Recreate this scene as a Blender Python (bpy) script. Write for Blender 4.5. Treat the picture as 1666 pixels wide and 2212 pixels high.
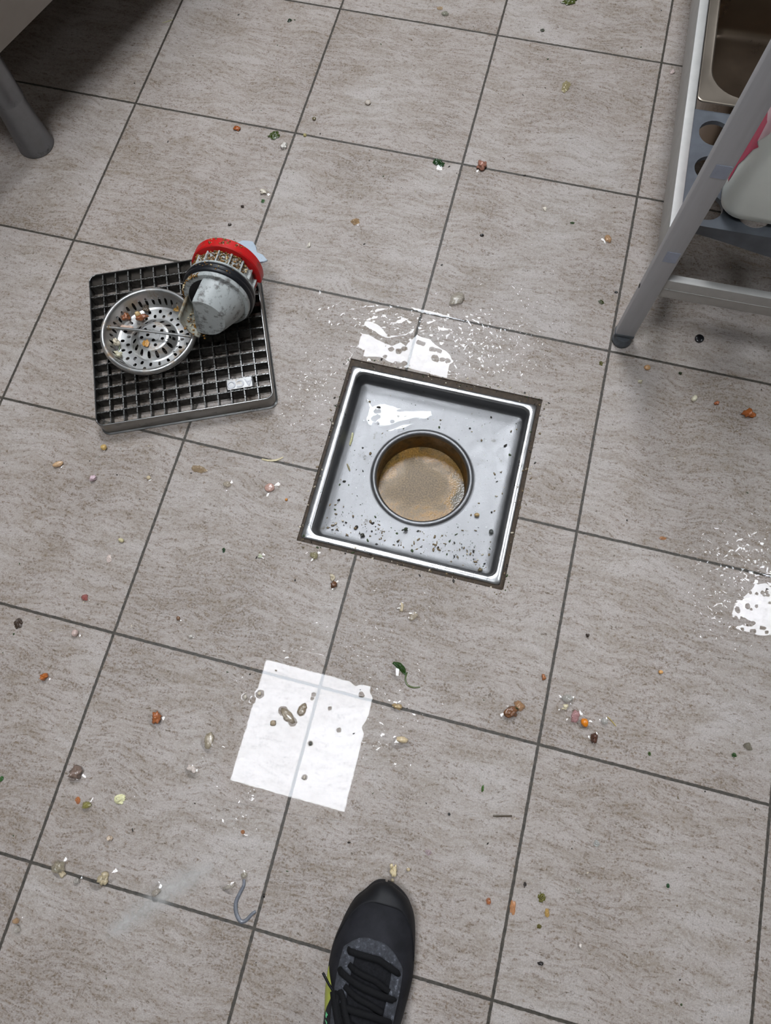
import bpy, bmesh, math, random
import numpy as np
from mathutils import Vector, Matrix, noise as mnoise

PI = math.pi
S = bpy.context.scene
COL = S.collection
for _o in list(bpy.data.objects):
    bpy.data.objects.remove(_o)

# ---------------------------------------------------------------- camera
cam_data = bpy.data.cameras.new('camera')
cam_data.sensor_fit = 'HORIZONTAL'
cam_data.sensor_width = 36.0
cam_data.lens = 1508.13 / 1666.0 * 36.0
cam_data.clip_start = 0.02
cam = bpy.data.objects.new('camera', cam_data)
COL.objects.link(cam)
cam.matrix_world = Matrix(((0.969057, -0.228500, 0.093362, 0.720632), (0.245774, 0.928278, -0.279097, -1.221948), (-0.022892, 0.293406, 0.955714, 0.973996), (0.000000, 0.000000, 0.000000, 1.000000)))
S.camera = cam

# ---------------------------------------------------------------- world, exposure
S.view_settings.view_transform = 'Standard'
S.view_settings.look = 'None'
S.view_settings.gamma = 1.0
S.view_settings.use_curve_mapping = False
S.view_settings.exposure = 0.22
PANEL_STRENGTH = 26.0
CEIL = 2.8
world = bpy.data.worlds.new('world')
S.world = world
world.use_nodes = True
world.node_tree.nodes['Background'].inputs['Color'].default_value = (0.75, 0.8, 0.85, 1)
world.node_tree.nodes['Background'].inputs['Strength'].default_value = 0.05
# the square LED ceiling lights: centre x, centre y, size x, size y
PANELS = [(0.237, -1.38, 0.60, 0.62), (0.228, 0.76, 0.60, 1.10), (2.585, -0.005, 0.60, 0.62)
          ]

# ---------------------------------------------------------------- helpers
def srgb(r, g, b):
    f = lambda c: (c / 255) / 12.92 if c / 255 <= 0.04045 else ((c / 255 + 0.055) / 1.055) ** 2.4
    return (f(r), f(g), f(b), 1.0)

def tag(o, label, cat, group=None, kind=None):
    if label: o['label'] = label
    if cat: o['category'] = cat
    if group: o['group'] = group
    if kind: o['kind'] = kind
    return o

def thing(name, label, cat, loc=(0, 0, 0), rot=(0, 0, 0), group=None):
    o = bpy.data.objects.new(name, None)
    COL.objects.link(o)
    o.empty_display_size = 0.05
    o.location = loc
    o.rotation_euler = rot
    return tag(o, label, cat, group)

def mesh_obj(name, verts, faces, mat, parent=None, smooth=False, angle=None):
    me = bpy.data.meshes.new(name)
    me.from_pydata([tuple(v) for v in verts], [], [tuple(f) for f in faces])
    me.update()
    return link_mesh(name, me, mat, parent, smooth, angle)

def link_mesh(name, me, mat, parent=None, smooth=False, angle=None):
    if mat is not None:
        for m in (mat if isinstance(mat, (list, tuple)) else [mat]):
            me.materials.append(m)
    if smooth:
        me.polygons.foreach_set('use_smooth', [True] * len(me.polygons))
        if angle is not None:
            me.set_sharp_from_angle(angle=math.radians(angle))
    o = bpy.data.objects.new(name, me)
    COL.objects.link(o)
    if parent is not None: o.parent = parent
    return o

def bm_obj(name, bm, mat, parent=None, smooth=False, angle=None, merge=None):
    if merge: bmesh.ops.remove_doubles(bm, verts=bm.verts, dist=merge)
    bmesh.ops.recalc_face_normals(bm, faces=bm.faces)
    me = bpy.data.meshes.new(name)
    bm.to_mesh(me)
    bm.free()
    return link_mesh(name, me, mat, parent, smooth, angle)

def add_box(bm, x0, x1, y0, y1, z0, z1, bevel=0.0, seg=2):
    r = bmesh.ops.create_cube(bm, size=1.0)
    vs = r['verts']
    for v in vs:
        v.co = Vector((x0 + (v.co.x + .5) * (x1 - x0), y0 + (v.co.y + .5) * (y1 - y0), z0 + (v.co.z + .5) * (z1 - z0)))
    if bevel > 0:
        es = list({e for v in vs for e in v.link_edges})
        bmesh.ops.bevel(bm, geom=es, offset=bevel, segments=seg, affect='EDGES', profile=0.5)

def box_obj(name, x0, x1, y0, y1, z0, z1, mat, parent=None, bevel=0.0, seg=2):
    bm = bmesh.new()
    add_box(bm, x0, x1, y0, y1, z0, z1, bevel, seg)
    return bm_obj(name, bm, mat, parent, smooth=bevel > 0, angle=40)

def add_lathe(bm, prof, n=48, a0=0.0, a1=2 * PI, cap=False):
    full = abs(a1 - a0 - 2 * PI) < 1e-6
    k = n if full else n + 1
    rings = []
    for r, z in prof:
        rings.append([bm.verts.new((r * math.cos(a0 + (a1 - a0) * i / n), r * math.sin(a0 + (a1 - a0) * i / n), z)) for i in range(k)])
    for a, b in zip(rings, rings[1:]):
        for i in range(n):
            j = (i + 1) % k
            bm.faces.new((a[i], a[j], b[j], b[i]))
    if cap:
        bm.faces.new(rings[0]); bm.faces.new(rings[-1])
    return rings

def lathe_obj(name, prof, mat, parent=None, n=48, angle=40, a0=0.0, a1=2 * PI, cap=False):
    bm = bmesh.new()
    add_lathe(bm, prof, n, a0, a1, cap)
    return bm_obj(name, bm, mat, parent, smooth=True, angle=angle, merge=1e-6)

def add_tube(bm, pts, rad, n=10, cap=True, flat=1.0):
    pts = [Vector(p) for p in pts]
    rings = []
    up = Vector((0, 0, 1))
    for i, p in enumerate(pts):
        d = (pts[min(i + 1, len(pts) - 1)] - pts[max(i - 1, 0)]).normalized()
        a = d.cross(up)
        if a.length < 1e-4: a = d.cross(Vector((1, 0, 0)))
        a.normalize(); b = a.cross(d).normalized()
        r = rad[i] if isinstance(rad, (list, tuple)) else rad
        rings.append([bm.verts.new(p + a * r * math.cos(2 * PI * k / n) + b * r * flat * math.sin(2 * PI * k / n)) for k in range(n)])
    for A, B in zip(rings, rings[1:]):
        for k in range(n):
            bm.faces.new((A[k], A[(k + 1) % n], B[(k + 1) % n], B[k]))
    if cap:
        bm.faces.new(rings[0]); bm.faces.new(rings[-1])

def tube_obj(name, pts, rad, mat, parent=None, n=10, flat=1.0):
    bm = bmesh.new()
    add_tube(bm, pts, rad, n, True, flat)
    return bm_obj(name, bm, mat, parent, smooth=True, angle=50)

def rrect(x0, x1, y0, y1, r, n=6):
    pts = []
    for cx, cy, a in ((x1 - r, y1 - r, 0), (x0 + r, y1 - r, 90), (x0 + r, y0 + r, 180), (x1 - r, y0 + r, 270)):
        for i in range(n + 1):
            t = math.radians(a + 90 * i / n)
            pts.append((cx + r * math.cos(t), cy + r * math.sin(t)))
    return pts

def loft_obj(name, loops, mat, parent=None, cap0=False, cap1=False, angle=40):
    """closed loops with the same number of 3D points joined one after another"""
    bm = bmesh.new()
    L = [[bm.verts.new(p) for p in lp] for lp in loops]
    n = len(L[0])
    for a, b in zip(L, L[1:]):
        for i in range(n):
            bm.faces.new((a[i], a[(i + 1) % n], b[(i + 1) % n], b[i]))
    if cap0: bm.faces.new(L[0])
    if cap1: bm.faces.new(L[-1])
    return bm_obj(name, bm, mat, parent, smooth=True, angle=angle)

def z3(pts, z): return [(p[0], p[1], z) for p in pts]

def hole_patch(bm, u0, u1, v0, v1, hu, hv, mapf, cu=None, cv=None, p=2.0, n=16):
    """a surface cell u0..u1, v0..v1 with a rounded hole of half sizes hu, hv in the middle"""
    cu = (u0 + u1) / 2 if cu is None else cu
    cv = (v0 + v1) / 2 if cv is None else cv
    O, H = [], []
    for k in range(n):
        a = 2 * PI * k / n
        c, s = math.cos(a), math.sin(a)
        m = max(abs(c), abs(s))
        O.append(bm.verts.new(mapf((u0 + u1) / 2 + c / m * (u1 - u0) / 2, (v0 + v1) / 2 + s / m * (v1 - v0) / 2)))
        q = (abs(c) ** p + abs(s) ** p) ** (-1 / p)
        H.append(bm.verts.new(mapf(cu + hu * c * q, cv + hv * s * q)))
    for k in range(n):
        j = (k + 1) % n
        bm.faces.new((O[k], O[j], H[j], H[k]))

def contour(F, us, vs, mapf):
    """triangulated surface over the part of a grid where F > 0; mapf(u, v, f) -> point"""
    V, idx, faces = [], {}, []
    nu, nv = len(us), len(vs)
    def vert(key, u, v, f):
        if key not in idx:
            idx[key] = len(V); V.append(mapf(u, v, f))
        return idx[key]
    for i in range(nu - 1):
        for j in range(nv - 1):
            q = F[i:i + 2, j:j + 2]
            if q.max() <= 0: continue
            c = [(i, j), (i + 1, j), (i + 1, j + 1), (i, j + 1)]
            if q.min() > 0:
                faces.append([vert(k, us[k[0]], vs[k[1]], F[k]) for k in c])
                continue
            for tri in ((c[0], c[1], c[2]), (c[0], c[2], c[3])):
                out = []
                for a, b in zip(tri, tri[1:] + tri[:1]):
                    fa, fb = F[a], F[b]
                    if fa > 0: out.append(vert(a, us[a[0]], vs[a[1]], fa))
                    if (fa > 0) != (fb > 0):
                        t = fa / (fa - fb)
                        key = (min(a, b), max(a, b))
                        out.append(vert(key, us[a[0]] + t * (us[b[0]] - us[a[0]]), vs[a[1]] + t * (vs[b[1]] - vs[a[1]]), 0.0))
                if len(out) >= 3 and len(set(out)) == len(out): faces.append(out)
    return V, faces

def nz(x, y, z=0.0): return mnoise.noise((x, y, z))

def fbm(x, y, z=0.0, o=4):
    return sum(mnoise.noise((x * 2 ** k, y * 2 ** k, z + 7.1 * k)) / 2 ** k for k in range(o))

def poly_sd(px, py, P):
    """signed distance, positive inside"""
    n = len(P); d = 1e9; ins = False
    for i in range(n):
        ax, ay = P[i]; bx, by = P[(i + 1) % n]
        ex, ey = bx - ax, by - ay
        t = max(0, min(1, ((px - ax) * ex + (py - ay) * ey) / (ex * ex + ey * ey + 1e-12)))
        d = min(d, math.hypot(px - ax - t * ex, py - ay - t * ey))
        if (ay > py) != (by > py) and px < (bx - ax) * (py - ay) / (by - ay) + ax: ins = not ins
    return d if ins else -d

def smooth01(t):
    t = max(0.0, min(1.0, t)); return t * t * (3 - 2 * t)

# ---------------------------------------------------------------- materials
class NT:
    def __init__(self, name):
        self.m = bpy.data.materials.new(name)
        self.m.use_nodes = True
        self.t = self.m.node_tree
        self.b = self.t.nodes['Principled BSDF']
        self.out = self.t.nodes['Material Output']
    def n(self, typ, **kw):
        nd = self.t.nodes.new(typ)
        for k, v in kw.items(): setattr(nd, k, v)
        return nd
    def l(self, a, b): self.t.links.new(a, b)
    def val(self, sock, v):
        if hasattr(v, 'is_linked'): self.l(v, sock)
        else: sock.default_value = v
    def math(self, op, a, b=None, c=None, clamp=False):
        nd = self.n('ShaderNodeMath', operation=op, use_clamp=clamp)
        for i, x in enumerate((a, b, c)):
            if x is not None: self.val(nd.inputs[i], x)
        return nd.outputs[0]
    def noise(self, vec, scale, detail=4, rough=0.55, dist=0.0):
        nd = self.n('ShaderNodeTexNoise')
        if vec is not None: self.l(vec, nd.inputs['Vector'])
        nd.inputs['Scale'].default_value = scale
        nd.inputs['Detail'].default_value = detail
        nd.inputs['Roughness'].default_value = rough
        nd.inputs['Distortion'].default_value = dist
        return nd.outputs['Fac']
    def ramp(self, fac, stops, interp='LINEAR'):
        nd = self.n('ShaderNodeValToRGB')
        nd.color_ramp.interpolation = interp
        e = nd.color_ramp.elements
        while len(e) < len(stops): e.new(0.5)
        for x, (p, c) in zip(e, stops):
            x.position = p
            x.color = c if isinstance(c, tuple) else (c, c, c, 1)
        self.l(fac, nd.inputs['Fac'])
        return nd.outputs['Color']
    def mix(self, fac, a, b, blend='MIX'):
        nd = self.n('ShaderNodeMix', data_type='RGBA', blend_type=blend)
        self.val(nd.inputs[0], fac); self.val(nd.inputs[6], a); self.val(nd.inputs[7], b)
        return nd.outputs[2]
    def bump(self, h, strength=0.3, dist=0.001, normal=None):
        nd = self.n('ShaderNodeBump')
        nd.inputs['Strength'].default_value = strength
        nd.inputs['Distance'].default_value = dist
        self.l(h, nd.inputs['Height'])
        if normal is not None: self.l(normal, nd.inputs['Normal'])
        return nd.outputs['Normal']
    def co(self, which='Object'): return self.n('ShaderNodeTexCoord').outputs[which]
    def mapping(self, vec, scale=(1, 1, 1), rot=(0, 0, 0)):
        nd = self.n('ShaderNodeMapping')
        self.l(vec, nd.inputs['Vector'])
        nd.inputs['Scale'].default_value = scale
        nd.inputs['Rotation'].default_value = rot
        return nd.outputs['Vector']
    def set(self, **kw):
        for k, v in kw.items(): self.val(self.b.inputs[k.replace('_', ' ')], v)
        return self.m

def plain(name, col, rough=0.5, metal=0.0, var=0.12, scale=60, bump=0.0, spec=0.5, coat=0.0):
    t = NT(name)
    f = t.noise(t.co(), scale, 4)
    lo = tuple(c * (1 - var) for c in col[:3]) + (1,)
    hi = tuple(min(1, c * (1 + var)) for c in col[:3]) + (1,)
    t.set(Base_Color=t.ramp(f, [(0.3, lo), (0.7, hi)]), Roughness=rough, Metallic=metal)
    t.b.inputs['Specular IOR Level'].default_value = spec
    if coat: t.set(Coat_Weight=coat, Coat_Roughness=0.05)
    if bump: t.set(Normal=t.bump(f, bump, 0.001))
    return t.m

def metal(name, col, rough=0.3, dirt=None, dirt_at=(0.56, 0.72), brush=None, scale=35, bump=0.05, me=1.0):
    """worn metal: rough patches, faint brushing, optional dirt colour"""
    t = NT(name)
    co = t.co()
    v = co if brush is None else t.mapping(co, brush)
    f = t.noise(v, scale, 6, 0.6)
    fine = t.noise(v, scale * 9, 3, 0.6)
    base = t.ramp(f, [(0.3, tuple(c * 0.86 for c in col[:3]) + (1,)), (0.7, col)])
    rr = t.math('MULTIPLY_ADD', f, 0.25, rough - 0.12)
    if dirt is not None:
        dm = t.ramp(t.noise(co, scale * 0.9, 8, 0.72), [(dirt_at[0], 0.0), (dirt_at[1], 1.0)])
        base = t.mix(dm, base, dirt)
        rr = t.math('ADD', rr, t.math('MULTIPLY', dm, 0.3), clamp=True)
        me = t.math('MULTIPLY', me, t.math('SUBTRACT', 1.0, t.math('MULTIPLY', dm, 0.8)))
    t.set(Base_Color=base, Roughness=rr, Metallic=me, Normal=t.bump(fine, bump, 0.0006))
    return t.m

def water_mat(name, ior=1.36, wob=0.0, tint=None):
    """thin clear water: lets the light through and mirrors by the Fresnel law"""
    t = NT(name)
    fr = t.n('ShaderNodeFresnel'); fr.inputs['IOR'].default_value = ior
    gl = t.n('ShaderNodeBsdfGlossy'); gl.inputs['Roughness'].default_value = 0.0
    tr = t.n('ShaderNodeBsdfTransparent')
    if tint: tr.inputs['Color'].default_value = tint
    if wob:
        nb = t.bump(t.noise(t.co(), 420, 2, 0.5), wob, 0.0004)
        t.l(nb, gl.inputs['Normal'])
    mx = t.n('ShaderNodeMixShader')
    t.l(fr.outputs[0], mx.inputs[0]); t.l(tr.outputs[0], mx.inputs[1]); t.l(gl.outputs[0], mx.inputs[2])
    t.l(mx.outputs[0], t.out.inputs['Surface'])
    return t.m

def floor_mat():
    t = NT('stoneware_tile')
    co = t.co()
    sep = t.n('ShaderNodeSeparateXYZ'); t.l(co, sep.inputs[0])
    X, Y = sep.outputs[0], sep.outputs[1]
    tx = t.math('FLOOR', t.math('DIVIDE', X, 0.3)); ty = t.math('FLOOR', t.math('DIVIDE', Y, 0.3))
    fx = t.math('SUBTRACT', t.math('DIVIDE', X, 0.3), tx); fy = t.math('SUBTRACT', t.math('DIVIDE', Y, 0.3), ty)
    dx = t.math('MINIMUM', fx, t.math('SUBTRACT', 1.0, fx)); dy = t.math('MINIMUM', fy, t.math('SUBTRACT', 1.0, fy))
    wob = t.math('MULTIPLY', t.math('SUBTRACT', t.noise(co, 140, 3), 0.5), 0.0018)
    edge = t.math('ADD', t.math('MULTIPLY', t.math('MINIMUM', dx, dy), 0.3), wob)
    grout = t.ramp(t.math('MULTIPLY', edge, 100.0), [(0.155, 1.0), (0.225, 0.0)])
    cv = t.n('ShaderNodeCombineXYZ'); t.l(tx, cv.inputs[0]); t.l(ty, cv.inputs[1])
    wn = t.n('ShaderNodeTexWhiteNoise', noise_dimensions='2D'); t.l(cv.outputs[0], wn.inputs['Vector'])
    off = t.n('ShaderNodeVectorMath', operation='SCALE'); t.l(wn.outputs['Color'], off.inputs[0]); off.inputs['Scale'].default_value = 23.0
    add = t.n('ShaderNodeVectorMath', operation='ADD'); t.l(co, add.inputs[0]); t.l(off.outputs[0], add.inputs[1])
    # gentle large waves bend the streaks
    warp = t.n('ShaderNodeTexNoise'); t.l(add.outputs[0], warp.inputs['Vector'])
    warp.inputs['Scale'].default_value = 7.0; warp.inputs['Detail'].default_value = 2.5
    ws = t.n('ShaderNodeVectorMath', operation='SCALE'); t.l(warp.outputs['Color'], ws.inputs[0]); ws.inputs['Scale'].default_value = 0.075
    p2 = t.n('ShaderNodeVectorMath', operation='ADD'); t.l(add.outputs[0], p2.inputs[0]); t.l(ws.outputs[0], p2.inputs[1])
    st = t.mapping(p2.outputs[0], (1.0, 4.2, 1.0), (0, 0, math.radians(-13)))
    s1 = t.noise(st, 62, 7, 0.70, 0.5)
    s2 = t.noise(st, 17, 4, 0.55, 0.4)
    big = t.noise(add.outputs[0], 6.5, 3, 0.5)
    fine = t.noise(co, 520, 3, 0.6)
    mid = t.noise(co, 150, 4, 0.6)
    base = t.ramp(big, [(0.3, srgb(166, 156, 149)), (0.5, srgb(175, 165, 158)), (0.7, srgb(183, 175, 169))])
    haze = t.ramp(s2, [(0.40, 0.0), (0.70, 0.75)])
    haze = t.math('MULTIPLY', haze, t.ramp(t.noise(co, 190, 5, 0.7), [(0.36, 0.25), (0.58, 1.0)]))
    base = t.mix(haze, base, srgb(136, 122, 105))
    sm = t.math('MULTIPLY_ADD', t.math('SUBTRACT', big, 0.5), -0.32, t.math('ADD', s1, t.math('MULTIPLY', t.math('SUBTRACT', mid, 0.5), 0.42)))
    streak = t.ramp(sm, [(0.485, 0.0), (0.60, 0.8), (0.70, 1.0)])
    brk = t.ramp(t.noise(co, 340, 4, 0.65), [(0.42, 0.05), (0.58, 1.0)])
    streak = t.math('MULTIPLY', t.math('MULTIPLY', streak, brk), 0.88)
    base = t.mix(streak, base, t.ramp(mid, [(0.35, srgb(80, 64, 46)), (0.65, srgb(116, 95, 70))]))
    dark = t.ramp(t.math('ADD', t.noise(st, 48, 6, 0.72, 0.9), t.math('MULTIPLY', t.math('SUBTRACT', mid, 0.5), 0.35)), [(0.60, 0.0), (0.665, 0.85)])
    base = t.mix(t.math('MULTIPLY', dark, brk), base, srgb(86, 72, 54))
    speck = t.ramp(t.noise(co, 260, 3, 0.62), [(0.60, 0.0), (0.69, 0.7)])
    base = t.mix(speck, base, srgb(110, 97, 84))
    base = t.mix(0.55, base, t.ramp(fine, [(0.32, 0.33), (0.68, 0.66)]), 'OVERLAY')
    gcol = t.ramp(mid, [(0.35, srgb(50, 46, 40)), (0.65, srgb(82, 76, 67))])
    col = t.mix(grout, base, gcol)
    hgt = t.math('SUBTRACT', t.math('MULTIPLY_ADD', s1, 0.5, t.math('MULTIPLY', mid, 0.5)), t.math('MULTIPLY', grout, 0.9))
    rough = t.math('MULTIPLY_ADD', mid, 0.25, 0.33)
    t.set(Base_Color=col, Roughness=rough, Normal=t.bump(hgt, 0.45, 0.0016))
    t.b.inputs['Specular IOR Level'].default_value = 0.42
    return t.m

M = {}
M['floor'] = floor_mat()
M['wall'] = plain('grey_wall', srgb(104, 104, 102), 0.5, 0, 0.04, 8)
M['ceiling'] = plain('white_ceiling', srgb(178, 178, 176), 0.8, 0, 0.03, 12)
M['water'] = water_mat('clear_water', 1.375, 0.006)
M['drops'] = water_mat('water_drop', 1.42)
M['tray_steel'] = metal('wet_drain_steel', srgb(146, 146, 147), 0.46, srgb(100, 88, 70), (0.62, 0.76), None, 60, 0.35)
M['frame_steel'] = metal('drain_frame_steel', srgb(200, 200, 200), 0.30, srgb(112, 98, 78), (0.60, 0.74), None, 70, 0.2)
M['bowl_brown'] = metal('stained_bowl_steel', srgb(130, 105, 70), 0.42, srgb(92, 74, 44), (0.45, 0.62), (1, 1, 0.4), 60, 0.3)
M['grate_steel'] = metal('grate_steel', srgb(150, 150, 148), 0.30, srgb(70, 66, 60), (0.58, 0.75), None, 50, 0.1)
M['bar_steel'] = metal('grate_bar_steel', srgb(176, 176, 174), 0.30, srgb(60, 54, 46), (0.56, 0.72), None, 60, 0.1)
M['bar_side'] = metal('dark_bar_steel', srgb(92, 90, 86), 0.40, srgb(40, 36, 32), (0.42, 0.60), None, 60, 0.1, 0.8)  # darker steel for the bar sides, the tops get the lighter one
M['basket_steel'] = metal('basket_steel', srgb(192, 192, 190), 0.38, srgb(138, 106, 58), (0.54, 0.70), None, 34, 0.12)
M['alu'] = metal('anodised_aluminium', srgb(196, 197, 201), 0.5, srgb(96, 96, 94), (0.70, 0.8), (1, 1, 0.08), 90, 0.06, 0.25)
M['alu_rail'] = metal('worn_aluminium_rail', srgb(188, 186, 182), 0.62, srgb(110, 110, 108), (0.66, 0.76), None, 70, 0.08, 0.6)
M['pan_steel'] = metal('pan_steel', srgb(168, 156, 142), 0.34, None, (0, 1), None, 14, 0.01, 0.85)
M['basin_steel'] = metal('shaded_pan_steel', srgb(128, 112, 96), 0.30, None, (0, 1), None, 14, 0.01, 0.9)  # pan steel darkened: the basin's dark reflections put into its colour
M['cab_steel'] = metal('cabinet_steel', srgb(150, 144, 138), 0.42, None, (0, 1), None, 14, 0.01, 0.5)
M['leg_steel'] = metal('leg_steel', srgb(140, 142, 146), 0.40, srgb(70, 66, 60), (0.6, 0.75), None, 60, 0.08)
M['plastic_grey'] = plain('slate_grey_plastic', srgb(80, 84, 90), 0.5, 0, 0.22, 45, 0.1)
M['hdpe'] = plain('milky_plastic', srgb(236, 240, 233), 0.42, 0, 0.05, 12)
M['hdpe'].node_tree.nodes['Principled BSDF'].inputs['Subsurface Weight'].default_value = 0.25
M['hdpe'].node_tree.nodes['Principled BSDF'].inputs['Subsurface Radius'].default_value = (0.02, 0.02, 0.02)
M['foot_grey'] = plain('foot_plastic', srgb(82, 86, 90), 0.4, 0, 0.2, 120)
M['black_plastic'] = plain('black_plastic', srgb(22, 22, 24), 0.25, 0, 0.2, 120)
M['sticker'] = plain('blue_sticker', srgb(156, 162, 178), 0.35, 0, 0.08, 90)
M['pink'] = plain('crimson_label', srgb(190, 40, 84), 0.45, 0, 0.1, 60)
M['pink_pale'] = plain('pale_pink_label', srgb(226, 190, 196), 0.45, 0, 0.08, 60)
M['sealant'] = plain('dirty_joint', srgb(60, 47, 33), 0.5, 0, 0.4, 190, 0.6, 0.25)

def trap_grey(name, a, b, at):
    t = NT(name)
    co = t.co()
    f = t.noise(co, 85, 8, 0.72)
    base = t.ramp(t.noise(co, 30, 4), [(0.35, a), (0.65, tuple(min(1, c * 1.15) for c in a[:3]) + (1,))])
    dm = t.ramp(f, [at, (at[0] + 0.12, 0.85)])
    t.set(Base_Color=t.mix(dm, base, b), Roughness=0.42, Normal=t.bump(f, 0.2, 0.001))
    return t.m
M['trap_grey'] = trap_grey('grey_trap_plastic', srgb(176, 180, 178), srgb(92, 88, 84), (0.50, 0.0))
M['trap_inside'] = trap_grey('dirty_trap_inside', srgb(172, 170, 156), srgb(120, 92, 48), (0.50, 0.0))
M['trap_blue'] = trap_grey('pale_blue_plastic', srgb(166, 180, 192), srgb(130, 122, 112), (0.62, 0.0))
M['trap_red'] = trap_grey('red_plastic', srgb(196, 22, 24), srgb(112, 60, 46), (0.55, 0.0))
M['rubber'] = trap_grey('black_rubber', srgb(20, 21, 26), srgb(80, 70, 56), (0.62, 0.0))

def shoe_knit():
    t = NT('black_knit')
    co = t.co()
    f = t.noise(co, 30, 5, 0.6); g = t.noise(co, 700, 2, 0.5)
    t.set(Base_Color=t.ramp(f, [(0.35, srgb(22, 22, 26)), (0.7, srgb(42, 42, 47))]), Roughness=0.78, Normal=t.bump(g, 0.3, 0.0008))
    t.b.inputs['Specular IOR Level'].default_value = 0.3
    return t.m
M['knit'] = shoe_knit()
M['toe_rubber'] = plain('black_toe_overlay', srgb(20, 20, 23), 0.55, 0, 0.3, 120, 0.2, 0.35)
def suede():
    t = NT('worn_grey_suede')
    co = t.co()
    f = t.noise(co, 160, 8, 0.75)
    t.set(Base_Color=t.ramp(f, [(0.38, srgb(46, 47, 52)), (0.56, srgb(66, 68, 74)), (0.68, srgb(132, 136, 146))]), Roughness=0.85, Normal=t.bump(f, 0.5, 0.001))
    return t.m
M['suede'] = suede()
M['lace'] = plain('black_lace', srgb(16, 16, 18), 0.8, 0, 0.3, 600, 0.4, 0.25)
M['mesh_black'] = plain('black_tongue_mesh', srgb(24, 24, 27), 0.85, 0, 0.45, 420, 0.6, 0.2)
M['lime'] = plain('yellow_green_flash', srgb(178, 184, 78), 0.45, 0, 0.12, 80)
M['mint'] = plain('mint_tab', srgb(140, 180, 158), 0.45, 0, 0.06, 60)
M['mint_print'] = plain('mint_print', srgb(112, 214, 150), 0.5, 0, 0.04, 60)
M['sole'] = plain('pale_sole', srgb(150, 142, 130), 0.6, 0, 0.2, 90)
M['sole_dark'] = plain('dark_outsole', srgb(30, 30, 32), 0.6, 0, 0.2, 90)
M['sock'] = plain('charcoal_sock', srgb(38, 38, 42), 0.9, 0, 0.2, 300)

_food = {}
def food(col, clear=False, rough=0.32):
    k = (col, clear, rough)
    if k not in _food:
        t = NT('food_%02x%02x%02x%s' % (col + ('_clear' if clear else '',)))
        f = t.noise(t.co(), 300, 4, 0.6)
        c = srgb(*col)
        t.set(Base_Color=t.ramp(f, [(0.3, tuple(x * 0.78 for x in c[:3]) + (1,)), (0.5, c), (0.72, tuple(min(1, x * 1.25) for x in c[:3]) + (1,))]),
              Roughness=0.12 if clear else rough, Normal=t.bump(f, 0.25, 0.0006))
        t.b.inputs['Coat Weight'].default_value = 0.5
        t.b.inputs['Coat Roughness'].default_value = 0.08
        if clear:
            t.b.inputs['Alpha'].default_value = 0.40
        _food[k] = t.m
    return _food[k]

# ---------------------------------------------------------------- structure
HX0, HX1, HY0, HY1 = 0.511, 0.8145, -1.010, -0.706     # opening in the tiles for the gully
RX0, RX1, RY0, RY1 = -1.32, 3.3, -3.2, 3.0
def build_room():
    xs = [RX0, HX0, HX1, RX1]; ys = [RY0, HY0, HY1, RY1]
    v, f = [], []
    for x in xs:
        for y in ys: v.append((x, y, 0.0))
    for i in range(3):
        for j in range(3):
            if i == 1 and j == 1: continue
            a = i * 4 + j
            f.append((a, a + 4, a + 5, a + 1))
    # cut edges of the tiles around the opening
    n = len(v)
    c = [(1, 1), (2, 1), (2, 2), (1, 2)]
    for (i, j) in c: v.append((xs[i], ys[j], -0.012))
    for k in range(4):
        a = c[k][0] * 4 + c[k][1]; b = c[(k + 1) % 4][0] * 4 + c[(k + 1) % 4][1]
        f.append((a, n + k, n + (k + 1) % 4, b))
    tag(mesh_obj('floor', v, f, M['floor']), 'grey beige stone look floor tiles with dark grout lines', 'floor', kind='structure')
    tag(box_obj('ceiling', RX0, RX1, RY0, RY1, CEIL + 0.03, CEIL + 0.08, M['ceiling']), 'white ceiling above the kitchen floor', 'ceiling', kind='structure')
    tag(box_obj('wall_left', RX0 - 0.1, RX0, RY0, RY1, 0, CEIL + 0.03, M['wall']), 'grey wall beyond the steel cabinet', 'wall', kind='structure')
    tag(box_obj('wall_right', RX1, RX1 + 0.1, RY0, RY1, 0, CEIL + 0.03, M['wall']), 'grey wall beyond the aluminium rack', 'wall', kind='structure')
    tag(box_obj('wall_back', RX0, RX1, RY1, RY1 + 0.1, 0, CEIL + 0.03, M['wall']), 'grey wall ahead of the floor drain', 'wall', kind='structure')
    tag(box_obj('wall_front', RX0, RX1, RY0 - 0.1, RY0, 0, CEIL + 0.03, M['wall']), 'grey wall behind the black shoe', 'wall', kind='structure')
tag(box_obj('wall_blocker', 1.60, 1.70, -0.06, 2.95, 0, CEIL + 0.03, M['wall']), 'added grey wall end beside the aluminium rack, out of view, blocking light', 'wall', kind='structure')  # added wall end out of view, keeps the far ceiling panel's light off
build_room()

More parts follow.
